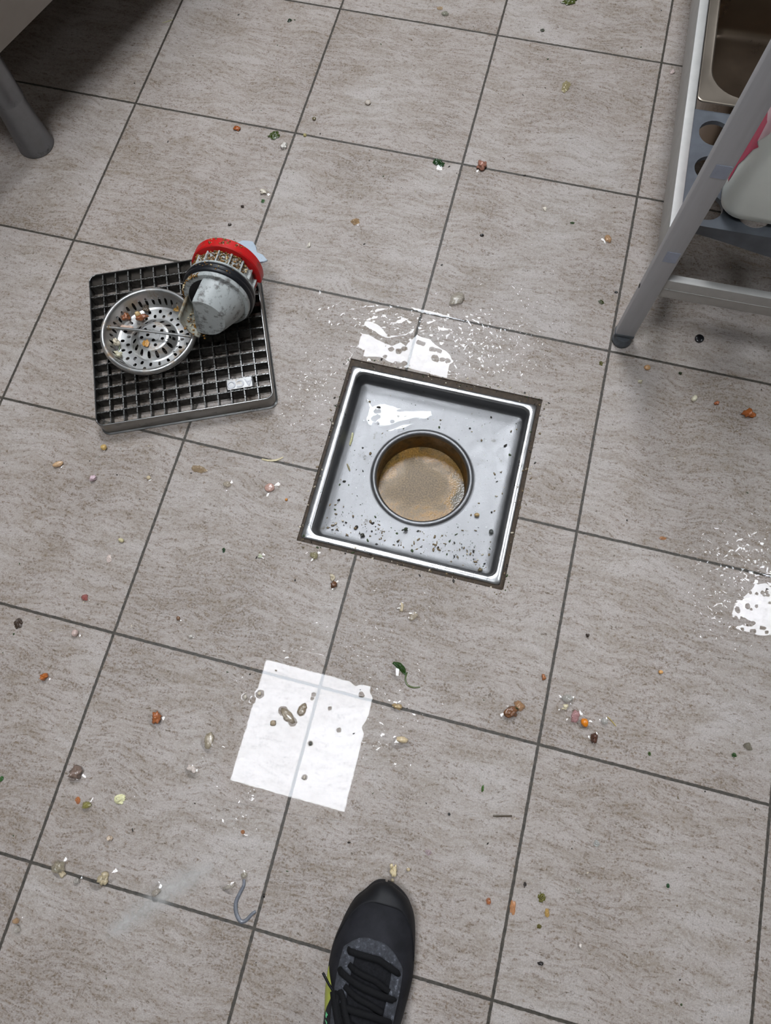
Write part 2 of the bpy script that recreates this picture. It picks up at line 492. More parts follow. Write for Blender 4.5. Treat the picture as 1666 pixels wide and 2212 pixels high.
def emit_mat():
    t = NT('led_diffuser')
    t.set(Base_Color=(0.9, 0.9, 0.9, 1), Emission_Color=(0.91, 0.955, 1.02, 1), Emission_Strength=PANEL_STRENGTH)
    return t.m
M['led'] = emit_mat()
M['white_frame'] = plain('white_light_frame', srgb(225, 225, 225), 0.4, 0, 0.03, 20)
WHERE = ['above the black shoe and the steel cabinet corner', 'long one above the tiles beyond the floor drain', 'beyond the aluminium rack']
for (x, y, sx, sy), w in zip(PANELS, WHERE):
    t = thing('ceiling_light', 'white LED ceiling light panel ' + w, 'ceiling light', (x, y, CEIL), group='LED ceiling panels')
    bm = bmesh.new()
    for a in ((-sx / 2 - .02, sx / 2 + .02, sy / 2, sy / 2 + .02), (-sx / 2 - .02, sx / 2 + .02, -sy / 2 - .02, -sy / 2),
              (-sx / 2 - .02, -sx / 2, -sy / 2, sy / 2), (sx / 2, sx / 2 + .02, -sy / 2, sy / 2)):
        add_box(bm, *a, -0.004, 0.03)
    bm_obj('frame', bm, M['white_frame'], t)
    box_obj('diffuser', -sx / 2, sx / 2, -sy / 2, sy / 2, 0.0, 0.012, M['led'], t)

# ---------------------------------------------------------------- floor drain
DCX, DCY, HR = 0.663, -0.860, 0.0685
TB = -0.030                     # depth of the tray edge
def tray_z(x, y):
    r = max(abs(x - DCX), abs(y - DCY))
    return TB - 0.006 * smooth01((0.13 - math.hypot(x - DCX, y - DCY)) / 0.06)

def build_drain():
    t = thing('floor_drain', 'square stainless steel floor drain tray with round bowl, open without its grate', 'floor drain', (DCX, DCY, 0.0))
    ox, oy = -DCX, -DCY
    def sh(pts, z): return [(x + ox, y + oy, z) for x, y in pts]
    # dirty joint between tiles and frame
    bm = bmesh.new()
    a = sh([(HX0, HY0), (HX1, HY0), (HX1, HY1), (HX0, HY1)], -0.0022)
    b = sh([(0.5155, -1.0035), (0.808, -1.0035), (0.808, -0.7175), (0.5155, -0.7175)], -0.0022)
    N = 40
    def sub(L):
        out = []
        for k in range(4):
            p, q = Vector(L[k]), Vector(L[(k + 1) % 4])
            out += [p.lerp(q, i / N) for i in range(N)]
        return out
    A, B = sub(a), sub(b)
    rings = []
    for w in range(4):
        ring = []
        for p, q in zip(A, B):
            r = p.lerp(q, w / 3)
            r.z += 0.0016 * fbm(r.x * 120, r.y * 120, 3) if 0 < w < 3 else 0
            ring.append(bm.verts.new(r))
        rings.append(ring)
    for p, q in zip(rings, rings[1:]):
        for i in range(len(p)): bm.faces.new((p[i], p[(i + 1) % len(p)], q[(i + 1) % len(p)], q[i]))
    bm_obj('joint', bm, M['sealant'], t, smooth=True)
    # rim: outer edge, flat top, rounded inner edge
    def rr(x0, x1, y0, y1, r, z): return sh(rrect(x0, x1, y0, y1, r, 8), z)
    loops = [rr(0.5150, 0.8085, -1.0042, -0.7170, 0.004, -0.010), rr(0.5150, 0.8085, -1.0042, -0.7170, 0.004, -0.0012),
             rr(0.5160, 0.8075, -1.0032, -0.7180, 0.004, 0.0004), rr(0.5255, 0.8005, -0.9962, -0.7232, 0.012, 0.0006),
             rr(0.5275, 0.7990, -0.9944, -0.7248, 0.012, -0.0006), rr(0.5288, 0.7978, -0.9930, -0.7262, 0.0115, -0.0035)]
    loft_obj('frame', loops, M['frame_steel'], t, angle=60)
    # tray: walls, fillet, floor with the round hole
    bm = bmesh.new()
    def rr(x0, x1, y0, y1, r, z):
        p = sh(rrect(x0, x1, y0, y1, r, 8), z)
        out = []
        for k in range(4):
            a, b = p[k * 9 + 8], p[((k + 1) % 4) * 9]
            out += p[k * 9:k * 9 + 9] + [tuple(Vector(a).lerp(Vector(b), i / 14)) for i in range(1, 14)]
        return out
    w = [rr(0.5288, 0.7978, -0.9930, -0.7262, 0.0115, -0.0035), rr(0.5306, 0.7968, -0.9905, -0.7268, 0.011, -0.020),
         rr(0.5322, 0.7955, -0.9880, -0.7275, 0.010, -0.0268), rr(0.5352, 0.7930, -0.9845, -0.7300, 0.008, -0.0295)]
    n0 = len(w[0])
    L = [[bm.verts.new(p) for p in lp] for lp in w]
    K = 5
    for k in range(1, K + 1):
        lp = []
        for (x, y, z) in w[-1]:
            a = math.atan2(y, x)
            f = k / K
            R = 0.0825
            px, py = x + (R * math.cos(a) - x) * f, y + (R * math.sin(a) - y) * f
            lp.append(bm.verts.new((px, py, TB - 0.0005 - 0.0035 * f)))
        L.append(lp)
    for p, q in zip(L, L[1:]):
        for i in range(n0): bm.faces.new((p[i], p[(i + 1) % n0], q[(i + 1) % n0], q[i]))
    bm_obj('tray', bm, M['tray_steel'], t, smooth=True, angle=50)
    # rolled lip of the bowl and its wall
    lip = [(0.0826, -0.0340), (0.0795, -0.0346), (0.0778, -0.0330), (0.0762, -0.0312), (0.0742, -0.0308), (0.0722, -0.0314), (0.0705, -0.0335), (0.0695, -0.038)]
    lathe_obj('bowl_lip', lip, M['tray_steel'], t, 72, 60)
    lathe_obj('bowl', [(0.0695, -0.038), (0.0690, -0.052), (0.0685, -0.12), (0.055, -0.135), (0.0001, -0.136)], M['bowl_brown'], t, 72, 60)
build_drain()

def scum_mat():
    t = NT('murky_water')
    co = t.co()
    f = t.noise(t.mapping(co, (1, 1, 1)), 26, 6, 0.6, 0.8)
    sep = t.n('ShaderNodeSeparateXYZ'); t.l(co, sep.inputs[0])
    r = t.math('SQRT', t.math('ADD', t.math('POWER', t.math('ADD', sep.outputs[0], 0.006), 2.0), t.math('POWER', sep.outputs[1], 2.0)))
    ring = t.math('ADD', t.math('MULTIPLY', r, 9.0), t.math('MULTIPLY', t.math('SUBTRACT', f, 0.5), 0.9))
    foam = t.ramp(ring, [(0.22, srgb(128, 108, 80)), (0.40, srgb(138, 114, 78)), (0.50, srgb(164, 124, 62)), (0.60, srgb(140, 112, 64)), (0.70, srgb(92, 80, 58))])
    bub = t.noise(co, 420, 3, 0.6)
    col = t.mix(0.8, foam, t.ramp(bub, [(0.32, 0.25), (0.68, 0.75)]), 'OVERLAY')
    t.set(Base_Color=col, Roughness=t.ramp(ring, [(0.3, 0.45), (0.62, 0.06)]), Normal=t.bump(bub, 0.25, 0.0008))
    return t.m
M['scum'] = scum_mat()
tag(lathe_obj('waste_water', [(0.0, 0.0002), (0.03, 0.0002), (0.058, 0.0), (0.0684, 0.0006)], M['scum'], None, 64),
    'murky brown water with tan scum standing in the round drain bowl', 'water', kind='stuff').location = (DCX, DCY, -0.080)

# ---------------------------------------------------------------- drain grate
def build_grate():
    SZ, H = 0.2670, 0.030
    t = thing('drain_grate', 'square stainless steel drain grate lying loose on the tiles', 'drain grate', (0.2462, -0.7448, 0.0), (0, 0, 0.4154))
    h = SZ / 2
    o0 = rrect(-h, h, -h, h, 0.012, 8); i0 = rrect(-h + .002, h - .002, -h + .002, h - .002, 0.0102, 8)
    base = rrect(-h - .0022, h + .0022, -h - .0022, h + .0022, 0.0135, 8)
    loops = [z3(base, 0.0004), z3(base, 0.0022), z3(o0, 0.0034), z3(o0, H - .0005), z3(rrect(-h + .0005, h - .0005, -h + .0005, h - .0005, .0117, 8), H), z3(rrect(-h + .0016, h - .0016, -h + .0016, h - .0016, .0105, 8), H), z3(i0, H - .0005), z3(i0, 0.0004)]
    loft_obj('frame', loops + [loops[0]], M['grate_steel'], t, angle=50)
    n = 13
    pitch = (SZ - 0.004) / n
    # serrated bar
    def bar_mesh(top, bot, th, per):
        bm = bmesh.new()
        L = SZ - 0.005
        m = n * per * 2
        up = []
        for k in range(m + 1):
            x = -L / 2 + L * k / m
            up.append((x, top - (0.0010 if k % 2 else 0.0)))
            if k < m: up.append((x + L / m * .85, top - (0.0010 if k % 2 else 0.0)))
        pts = up + [(L / 2, bot), (-L / 2, bot)]
        a = [bm.verts.new((x, -th / 2, z)) for x, z in pts]; b = [bm.verts.new((x, th / 2, z)) for x, z in pts]
        k = len(pts)
        for i in range(k): bm.faces.new((a[i], a[(i + 1) % k], b[(i + 1) % k], b[i]))
        bm.faces.new(a); bm.faces.new(b)
        bmesh.ops.triangulate(bm, faces=[f for f in bm.faces if len(f.verts) > 4])
        return bm
    proto = {}
    for key, bot in (('along', 0.010), ('across', 0.016)):
        first = None
        for k in range(1, n):
            off = -h + .002 + pitch * k
            if first is None:
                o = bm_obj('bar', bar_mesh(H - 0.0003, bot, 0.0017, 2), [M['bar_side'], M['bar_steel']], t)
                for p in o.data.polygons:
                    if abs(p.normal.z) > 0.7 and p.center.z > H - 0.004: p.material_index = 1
                first = o
            else:
                o = first.copy(); COL.objects.link(o); o.parent = t
            if key == 'along': o.location = (0, off, 0)
            else:
                o.location = (off, 0, 0.0002); o.rotation_euler = (0, 0, PI / 2)
    # stamped name plate, seen upside down from the shoe's side
    px0, px1 = h - .0275 - .0415, h - .0275
    py0 = -h + .002 + pitch * 1 + .0022
    plate = rrect(px0, px1, py0, py0 + .0172, .0016, 4)
    plate_in = rrect(px0 + .002, px1 - .002, py0 + .0004, py0 + .0168, .0016, 4)
    pl = loft_obj('name_plate', [z3(plate, H - .012), z3(plate, H - .0012), z3(plate_in, H + .0002)], M['basket_steel'], t, cap1=True, angle=30)
    cu = bpy.data.curves.new('stamp', 'FONT')
    cu.body = 'ACO'; cu.size = 0.0165; cu.extrude = 0.0004; cu.align_x = 'CENTER'; cu.align_y = 'CENTER'; cu.space_character = 1.15; cu.bevel_depth = 0.0003
    tmp = bpy.data.objects.new('stamp', cu); COL.objects.link(tmp)
    bpy.context.view_layer.update()
    me = bpy.data.meshes.new_from_object(tmp.evaluated_get(bpy.context.evaluated_depsgraph_get()))
    bpy.data.objects.remove(tmp)
    me.materials.clear()
    o = link_mesh('lettering', me, M['alu'], pl)
    o.location = ((px0 + px1) / 2, py0 + .0086, H + .0002); o.rotation_euler = (0, 0, PI)
    return t
grate = build_grate()

# ---------------------------------------------------------------- strainer basket
def build_basket():
    t = thing('strainer_basket', 'round perforated steel strainer basket with a cross rod, resting on the grate', 'strainer basket', (0.2150, -0.7625, 0.0305))
    bm = bmesh.new()
    def ring(r0, z0, r1, z1, n, hu, hv, phase=0.0, p=2.6):
        """n cells round the axis between two radii, each with a slot"""
        def mp(u, v): return ((r0 + (r1 - r0) * v) * math.cos(u), (r0 + (r1 - r0) * v) * math.sin(u), z0 + (z1 - z0) * v)
        for k in range(n):
            a0 = 2 * PI * k / n + phase; a1 = a0 + 2 * PI / n
            hole_patch(bm, a0, a1, 0, 1, hu * (a1 - a0), hv, mp, p=p)
    # dome: flat top, sloping side, floor, fillet, wall
    def solid(prof, n=96): add_lathe(bm, prof, n)
    solid([(0.0001, 0.0125), (0.0035, 0.0125)], 24)
    ring(0.0035, 0.0125, 0.0115, 0.0124, 3, 0.16, 0.32)
    ring(0.0115, 0.0124, 0.0215, 0.0122, 7, 0.17, 0.26, 0.4)
    solid([(0.0215, 0.0122), (0.0245, 0.0116)])
    ring(0.0245, 0.0116, 0.0345, 0.0016, 15, 0.20, 0.40)
    solid([(0.0345, 0.0016), (0.0360, 0.0004), (0.0378, 0.0)])
    ring(0.0378, 0.0, 0.0462, 0.0, 19, 0.16, 0.36, 0.1)
    ring(0.0462, 0.0, 0.0545, 0.0006, 19, 0.14, 0.36, 0.1 + PI / 19)
    solid([(0.0545, 0.0006), (0.0575, 0.0018), (0.0592, 0.0045)])
    ring(0.0592, 0.0045, 0.0640, 0.0205, 38, 0.20, 0.42)
    solid([(0.0640, 0.0205), (0.0652, 0.0260)])
    o = bm_obj('bowl', bm, M['basket_steel'], t, smooth=True, angle=35, merge=2e-5)
    lathe_obj('rim', [(0.0652, 0.0258), (0.0660, 0.0295), (0.0676, 0.0318), (0.0700, 0.0325), (0.0722, 0.0312), (0.0735, 0.0285), (0.0737, 0.0250), (0.0728, 0.0235), (0.0725, 0.0255), (0.0708, 0.0290)], M['basket_steel'], t, 96, 60)
    tube_obj('cross_rod', [(-0.0655, -0.0085, 0.0252), (-0.02, -0.0025, 0.0256), (0.03, 0.0025, 0.0256), (0.0655, 0.0062, 0.0252)], 0.0021, M['basket_steel'], t, 12)
    bm = bmesh.new()
    bmesh.ops.create_icosphere(bm, subdivisions=2, radius=0.0042, matrix=Matrix.Translation((-0.0625, -0.0080, 0.0235)))
    for v in bm.verts: v.co += Vector((nz(v.co.x * 900, v.co.y * 900, v.co.z * 900),) * 3) * 0.0012
    bm_obj('weld', bm, food((112, 92, 66)), t, smooth=True)
    return t
basket = build_basket()

# ---------------------------------------------------------------- odour trap
def build_trap():
    t = thing('odour_trap', 'dirty grey plastic odour trap with red clip, lying on the grate', 'odour trap',
              (0.3110, -0.6900, 0.0860), (1.77338, -0.00000, -3.05419))
    # local +Z runs from the outlet end to the red clip
    lathe_obj('rubber_ring', [(0.045, -0.012), (0.0505, -0.0122), (0.0530, -0.0095), (0.0530, -0.0060), (0.0515, -0.0045), (0.0532, -0.0020), (0.0530, 0.0020), (0.0505, 0.0045), (0.045, 0.0045)], M['rubber'], t, 72, 50)
    # body behind the ring with its flange
    lathe_obj('body', [(0.046, 0.0045), (0.0515, 0.0050), (0.0515, 0.0080), (0.0455, 0.0092), (0.0440, 0.012), (0.0432, 0.034), (0.0415, 0.036), (0.0300, 0.0362)], M['trap_grey'], t, 72, 35)
    # ribs round the body
    for k in range(16):
        a = 2 * PI * k / 16
        bm = bmesh.new()
        add_box(bm, 0.0425, 0.0482, -0.0011, 0.0011, 0.0085, 0.033, 0.0004, 1)
        bmesh.ops.rotate(bm, verts=bm.verts, cent=(0, 0, 0), matrix=Matrix.Rotation(a, 3, 'Z'))
        bm_obj('rib', bm, M['trap_grey'], t)
    # collar below the ring
    lathe_obj('collar', [(0.030, -0.0185), (0.0480, -0.0185), (0.0492, -0.0165), (0.0492, -0.0122), (0.045, -0.0120)], M['trap_grey'], t, 72, 35)
    # outlet: tapered cup cut open on one side by a flat wall
    A0, A1 = math.radians(-62), math.radians(76)
    N = 40
    SK = 0.26           # the outlet leans to one side
    def cup(r0, r1, z0, z1, sq=1.0):
        out = []
        for z, r in ((z0, r0), (z0 - 0.006, r0 * .985), ((z0 + z1) / 2, (r0 + r1) / 2), (z1 + 0.004, r1), (z1, r1 * .95)):
            out.append([(r * math.cos(A1 + (2 * PI - (A1 - A0)) * i / N) + (-0.0185 - z) * SK, r * math.sin(A1 + (2 * PI - (A1 - A0)) * i / N), z) for i in range(N + 1)])
        return out
    bm = bmesh.new()
    rows = [[bm.verts.new(p) for p in r] for r in cup(0.0425, 0.0345, -0.0185, -0.056)]
    for p, q in zip(rows, rows[1:]):
        for i in range(N): bm.faces.new((p[i], p[i + 1], q[i + 1], q[i]))
    bm.faces.new(rows[-1])
    # flat wall between the two cut edges, bowed inwards
    ea, eb = [r[0] for r in rows], [r[-1] for r in rows]
    mids = []
    for a, b in zip(ea, eb):
        c = (a.co + b.co) / 2
        mids.append(bm.verts.new((c.x * 0.45 + (-0.0185 - a.co.z) * SK * .55, c.y * 0.45, a.co.z)))
    for k in range(len(rows) - 1):
        bm.faces.new((ea[k], ea[k + 1], mids[k + 1], mids[k]))
        bm.faces.new((mids[k], mids[k + 1], eb[k + 1], eb[k]))
    bm.faces.new((ea[-1], mids[-1], eb[-1]))
    bm_obj('outlet', bm, M['trap_grey'], t, smooth=True, angle=35)
    # open chute on the cut side
    bm = bmesh.new()
    K = 16
    def arc(r, z): return [(r * math.cos(A0 + (A1 - A0) * i / K) + (-0.0185 - z) * SK * .2, r * math.sin(A0 + (A1 - A0) * i / K), z) for i in range(K + 1)]
    rows = [[bm.verts.new(p) for p in arc(r, z)] for r, z in ((0.0425, -0.0185), (0.0430, -0.030), (0.0420, -0.044), (0.0405, -0.062))]
    lowers = slice(0, 8)
    for p, q in zip(rows, rows[1:]):
        for i in range(K)[lowers]: bm.faces.new((p[i], p[i + 1], q[i + 1], q[i]))
    bmesh.ops.delete(bm, geom=[v for v in bm.verts if not v.link_faces], context='VERTS')
    o = bm_obj('chute', bm, M['trap_inside'], t, smooth=True, angle=40)
    m = o.modifiers.new('thickness', 'SOLIDIFY'); m.thickness = 0.0022; m.offset = 0
    # dark mouth of the trap seen through the chute
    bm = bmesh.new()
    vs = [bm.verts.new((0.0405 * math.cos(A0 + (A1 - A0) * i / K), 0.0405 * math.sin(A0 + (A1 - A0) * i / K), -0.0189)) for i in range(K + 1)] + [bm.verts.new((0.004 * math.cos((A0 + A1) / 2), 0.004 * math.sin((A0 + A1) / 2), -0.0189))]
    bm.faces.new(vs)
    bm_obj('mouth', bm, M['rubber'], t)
    # red clip: thick part ring round the far end with squared ends
    def part_ring(name, r0, r1, z0, z1, a0, a1, mat, n=40, bev=0.0015):
        bm = bmesh.new()
        prof = [(r0, z0), (r1 - bev, z0), (r1, z0 + bev), (r1, z1 - bev), (r1 - bev, z1), (r0, z1), (r0, z0)]
        R = add_lathe(bm, prof, n, a0, a1)
        bm.faces.new([r[0] for r in R[:-1]]); bm.faces.new([r[-1] for r in R[:-1]])
        return bm_obj(name, bm, mat, t, smooth=True, angle=35, merge=1e-6)
    part_ring('red_clip', 0.034, 0.0530, 0.0365, 0.0540, math.radians(-18), math.radians(190), M['trap_red'])
    lathe_obj('red_plate', [(0.0, 0.0365), (0.046, 0.0368), (0.047, 0.040), (0.046, 0.052), (0.0, 0.0525)], M['trap_red'], t, 48, 35)
    # pale blue pull tab with a forked end
    prof = [(-0.022, 0.0), (0.022, 0.0), (0.024, 0.020), (0.020, 0.030), (0.024, 0.040), (0.023, 0.047), (0.010, 0.043), (0.004, 0.035), (-0.006, 0.038), (-0.018, 0.036), (-0.025, 0.022)]
    bm = bmesh.new()
    a = [bm.verts.new((x, y, 0)) for x, y in prof]; b = [bm.verts.new((x, y, 0.003)) for x, y in prof]
    k = len(prof)
    bm.faces.new(a); bm.faces.new(b)
    for i in range(k): bm.faces.new((a[i], a[(i + 1) % k], b[(i + 1) % k], b[i]))
    bmesh.ops.bevel(bm, geom=[e for e in bm.edges], offset=0.0008, segments=1, affect='EDGES')
    o = bm_obj('pull_tab', bm, M['trap_blue'], t, smooth=True, angle=30)
    o.matrix_local = Matrix(((-0.49691, -0.86671, -0.04339, -0.00345), (-0.17460, 0.05087, 0.98332, 0.00290), (-0.85005, 0.49620, -0.17661, 0.06878), (0.00000, 0.00000, 0.00000, 1.00000)))
    # crusted food on the trap
    bm = bmesh.new()
    rnd = random.Random(5)
    spots = [(-35, 70, 0.0490, -0.020, -0.013, 130, 0.0018), (35, 150, 0.0450, 0.010, 0.034, 260, 0.0019), (-25, 45, 0.0470, 0.014, 0.040, 120, 0.0030), (60, 140, 0.0532, -0.010, 0.001, 14, 0.0016), (-75, -20, 0.0410, -0.066, -0.030, 60, 0.0018), (60, 130, 0.0525, 0.040, 0.052, 26, 0.0024)]
    for (ang0, ang1, r, z0, z1, n, s) in spots:
        for _ in range(n):
            a = math.radians(rnd.uniform(ang0, ang1)); z = rnd.uniform(z0, z1)
            q = s * rnd.uniform(0.5, 1.3)
            mtx = Matrix.Translation((r * math.cos(a), r * math.sin(a), z)) @ Matrix.Rotation(rnd.uniform(0, 6), 4, 'X') @ Matrix.Rotation(rnd.uniform(0, 6), 4, 'Z') @ Matrix.Diagonal((q, q * .7, q * .45, 1))
            f0 = len(bm.faces)
            bmesh.ops.create_icosphere(bm, subdivisions=1, radius=1.0, matrix=mtx)
            bm.faces.ensure_lookup_table()
            mi = rnd.choice((0, 0, 1, 1, 2))
            for f in bm.faces[f0:]: f.material_index = mi
            for v in {v for f in bm.faces[f0:] for v in f.verts}: v.co += Vector((rnd.gauss(0, 1), rnd.gauss(0, 1), rnd.gauss(0, 1))) * q * .28
    o = bm_obj('food_crust', bm, [food((150, 106, 44)), food((112, 82, 46)), food((206, 188, 150))], t, smooth=True)
    o['kind'] = 'stuff'
    return t
trap = build_trap()

# ---------------------------------------------------------------- aluminium rack on the right
def build_rack():
    t = thing('shelving_rack', 'aluminium shelving rack with slate grey perforated plastic shelves', 'shelving rack', (0.9006, -0.580, 0.0), (0, 0, math.radians(1.3)))
    W, D, H = 0.62, 1.06, 1.60
    PW, PD = 0.0285, 0.0135
    for (x, y) in ((0, 0), (W - PW, 0), (0, D - PD), (W - PW, D - PD)):
        p = box_obj('post', x, x + PW, y, y + PD, 0.0185, H, M['alu'], t, 0.0012, 2)
        c = box_obj('end_cap', x - .0008, x + PW + .0008, y - .0008, y + PD + .0008, 0.0125, 0.0190, M['foot_grey'], p, 0.0008, 1)
        f = lathe_obj('foot', [(0.0, 0.0), (0.0140, 0.0), (0.0150, 0.002), (0.0142, 0.007), (0.0115, 0.0095), (0.0110, 0.0130), (0.0, 0.0131)], M['foot_grey'], p, 32)
        f.location = (x + PW / 2, y + PD / 2 - .004, 0)
        if (x, y) == (0, 0):
            for (sx0, sx1, sz0, sz1) in ((0.0090, 0.0262, 0.3420, 0.3598), (0.0088, 0.0254, 0.1968, 0.2160)):
                box_obj('sticker', sx0, sx1, -0.0006, 0.0004, sz0, sz1, M['sticker'], p)
            s = lathe_obj('screw', [(0.0, 0.0014), (0.0022, 0.0013), (0.0036, 0.0004), (0.0037, -0.001)], M['black_plastic'], p, 20)
            s.location = (0.0002, 0.0075, 0.131); s.rotation_euler = (0, -PI / 2, 0)
    # low cross bars front and back, each with a raised line along its face
    for y in (0.0045, D - 0.0145):
        bm = bmesh.new()
        add_box(bm, PW - .001, W - PW + .001, y, y + 0.0115, 0.1185, 0.1555, 0.0016, 2)
        add_box(bm, PW, W - PW, y - 0.0007, y + 0.002, 0.1365, 0.1380, 0.0003, 1)
        bm_obj('cross_bar', bm, M['alu_rail'], t, smooth=True, angle=40)
    for zs in (0.2425, 0.90, 1.36):
        for x in (0.0, W - 0.0125):
            bm = bmesh.new()
            add_box(bm, x, x + 0.0125, PD - .0005, D - PD + .0005, zs - 0.0445, zs, 0.0012, 2)
            # ledge that carries shelf and pan
            lx = x + 0.0115 if x == 0 else x - 0.010
            add_box(bm, lx, lx + 0.0110, PD, D - PD, zs - 0.0330, zs - 0.0305, 0.0005, 1)
            bm_obj('side_rail', bm, M['alu_rail'], t, smooth=True, angle=40)
    def shelf(z, y0, y1, holes=True):
        bm = bmesh.new()
        x0, x1 = 0.0148, W - 0.0148
        th = 0.006
        p = 0.0595
        cx0 = 0.0148 + 0.0297
        nx = int((x1 - x0 - 0.004) // p); ny = int((y1 - y0 - 0.006) // p)
        ax0, ay1 = x0 + 0.0005, y1 - 0.006
        gx = [ax0 + p * i for i in range(nx + 1)]; gy = [ay1 - p * j for j in range(ny + 1)]
        for lvl, zz in ((0, z), (1, z - th)):
            mp = lambda u, v: (u, v, zz)
            for i in range(nx):
                for j in range(ny):
                    hole_patch(bm, gx[i], gx[i + 1], gy[j + 1], gy[j], 0.0208, 0.0208, mp, n=24)
            for (a, b, c, d) in ((gx[-1], x1, y0, y1), (x0, gx[-1], y0, gy[-1]), (x0, gx[-1], gy[0], y1), (x0, gx[0], gy[-1], gy[0])):
                bm.faces.new([bm.verts.new(q) for q in ((a, c, zz), (b, c, zz), (b, d, zz), (a, d, zz))])
        for i in range(nx):
            for j in range(ny):
                cx, cy = (gx[i] + gx[i + 1]) / 2, (gy[j] + gy[j + 1]) / 2
                for k in range(24):
                    a0, a1 = 2 * PI * k / 24, 2 * PI * (k + 1) / 24
                    q = [(cx + .0208 * math.cos(a), cy + .0208 * math.sin(a)) for a in (a0, a1)]
                    bm.faces.new([bm.verts.new(v) for v in ((*q[0], z), (*q[1], z), (*q[1], z - th), (*q[0], z - th))])
        # skirt: front and back edges hang lower towards the middle
        n = 40
        for yy in (y0, y1):
            for dy in (0, 0.003 if yy == y0 else -0.003):
                prev = None
                for k in range(n + 1):
                    x = x0 + (x1 - x0) * k / n
                    s = min(x - x0, x1 - x)
                    low = z - 0.0135 - 0.024 * smooth01(s / 0.17)
                    a, b = bm.verts.new((x, yy + dy, z)), bm.verts.new((x, yy + dy, low))
                    if prev: bm.faces.new((prev[0], a, b, prev[1]))
                    prev = (a, b)
        for xx in (x0, x1):
            bm.faces.new([bm.verts.new(q) for q in ((xx, y0, z), (xx, y1, z), (xx, y1, z - .0135), (xx, y0, z - .0135))])
        return bm_obj('shelf', bm, M['plastic_grey'], t, merge=1e-5)
    shelf(0.2315, 0.0335, 0.2195); shelf(0.2315, 0.552, D - 0.0335)
    for z in (0.889, 1.349): shelf(z, 0.0335, D - 0.0335)
    return t
rack = build_rack()

# ---------------------------------------------------------------- deep steel pan hung in the rack
def build_pan():
    t = thing('steel_food_pan', 'deep stainless steel food pan with flat rim, set in the aluminium rack', 'food pan', (0.9006, -0.580, 0.0), (0, 0, math.radians(1.3)))
    x0, x1, y0, y1, z = 0.0142, 0.279, 0.2230, 0.548, 0.2418
    def L(i, r, zz): return z3(rrect(x0 + i, x1 - i, y0 + i, y1 - i, r, 10), zz)
    loft_obj('rim', [L(0.0008, .007, z - .0030), L(-0.0002, .008, z - .0022), L(0.0, .008, z - .0003), L(0.0012, .007, z + .0003), L(0.010, .034, z), L(0.0128, .046, z + .0006), L(0.0150, .046, z - .0018)], M['pan_steel'], t, angle=22)
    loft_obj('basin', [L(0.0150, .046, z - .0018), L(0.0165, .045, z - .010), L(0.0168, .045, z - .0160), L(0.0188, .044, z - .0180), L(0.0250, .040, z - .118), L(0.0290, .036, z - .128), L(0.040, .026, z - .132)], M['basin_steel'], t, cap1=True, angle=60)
    return t
build_pan()

# ---------------------------------------------------------------- jerrycan
def build_can():
    t = thing('jerrycan', 'milky white plastic jerrycan with a torn crimson label, standing on the grey rack shelf', 'jerrycan', (0.9565, -0.5345, 0.2318), (0, 0, math.radians(1.3)))
    W, D, H = 0.19, 0.15, 0.25
    def L(i, r, z): return z3(rrect(i, W - i, i, D - i, r, 8), z)
    loops = [L(0.020, .012, 0.0), L(0.008, .022, 0.0018), L(0.002, .026, 0.008), L(0.0, .027, 0.018), L(0.0, .027, 0.19), L(0.004, .027, 0.205), L(0.02, .03, 0.228), L(0.045, .02, H - .006), L(0.055, .015, H)]
    loft_obj('body', loops, M['hdpe'], t, True, True, angle=60)
    # moulded handle and cap on the top
    tube_obj('handle', [(0.05, 0.075, 0.235), (0.055, 0.075, 0.262), (0.075, 0.075, 0.272), (0.105, 0.075, 0.272), (0.12, 0.075, 0.26), (0.125, 0.075, 0.238)], 0.009, M['hdpe'], t, 12)
    c = lathe_obj('cap', [(0.0, 0.026), (0.018, 0.026), (0.0195, 0.024), (0.0195, 0.0), (0.0, 0.0)], M['black_plastic'], t, 32)
    c.location = (0.155, 0.075, 0.222)
    # torn label on the side face
    def lab(name, pts, mat, off):
        """flat cut-out wrapped round the front corner: u is measured along the wall from where the corner starts"""
        us = np.arange(-0.10, 0.045, 0.0012); vs = np.arange(0.02, 0.17, 0.0012)
        F = np.array([[poly_sd(u, v, pts) for v in vs] for u in us])
        def wrap(u, v, q):
            if u <= 0: return (-off, 0.027 - u, v)
            a = PI + u / 0.027
            return (0.027 + (0.027 + off) * math.cos(a), 0.027 + (0.027 + off) * math.sin(a), v)
        V, f = contour(F, us, vs, wrap)
        return mesh_obj(name, V, f, mat, t, smooth=True)
    l = lab('label', [(-0.0040, 0.0330), (-0.0030, 0.0450), (-0.0050, 0.0600), (0.0025, 0.0740), (0.0090, 0.0960), (0.0145, 0.1050), (0.0080, 0.1060), (0.0050, 0.1300), (-0.09, 0.1300), (-0.09, 0.033)], M['pink'], 0.0006)
    lab('label_edge', [(0.0080, 0.1060), (0.0175, 0.1260), (0.0165, 0.150), (-0.09, 0.150), (-0.09, 0.1300), (0.0050, 0.1300)], M['pink_pale'], 0.0006).parent = l
    return t
build_can()

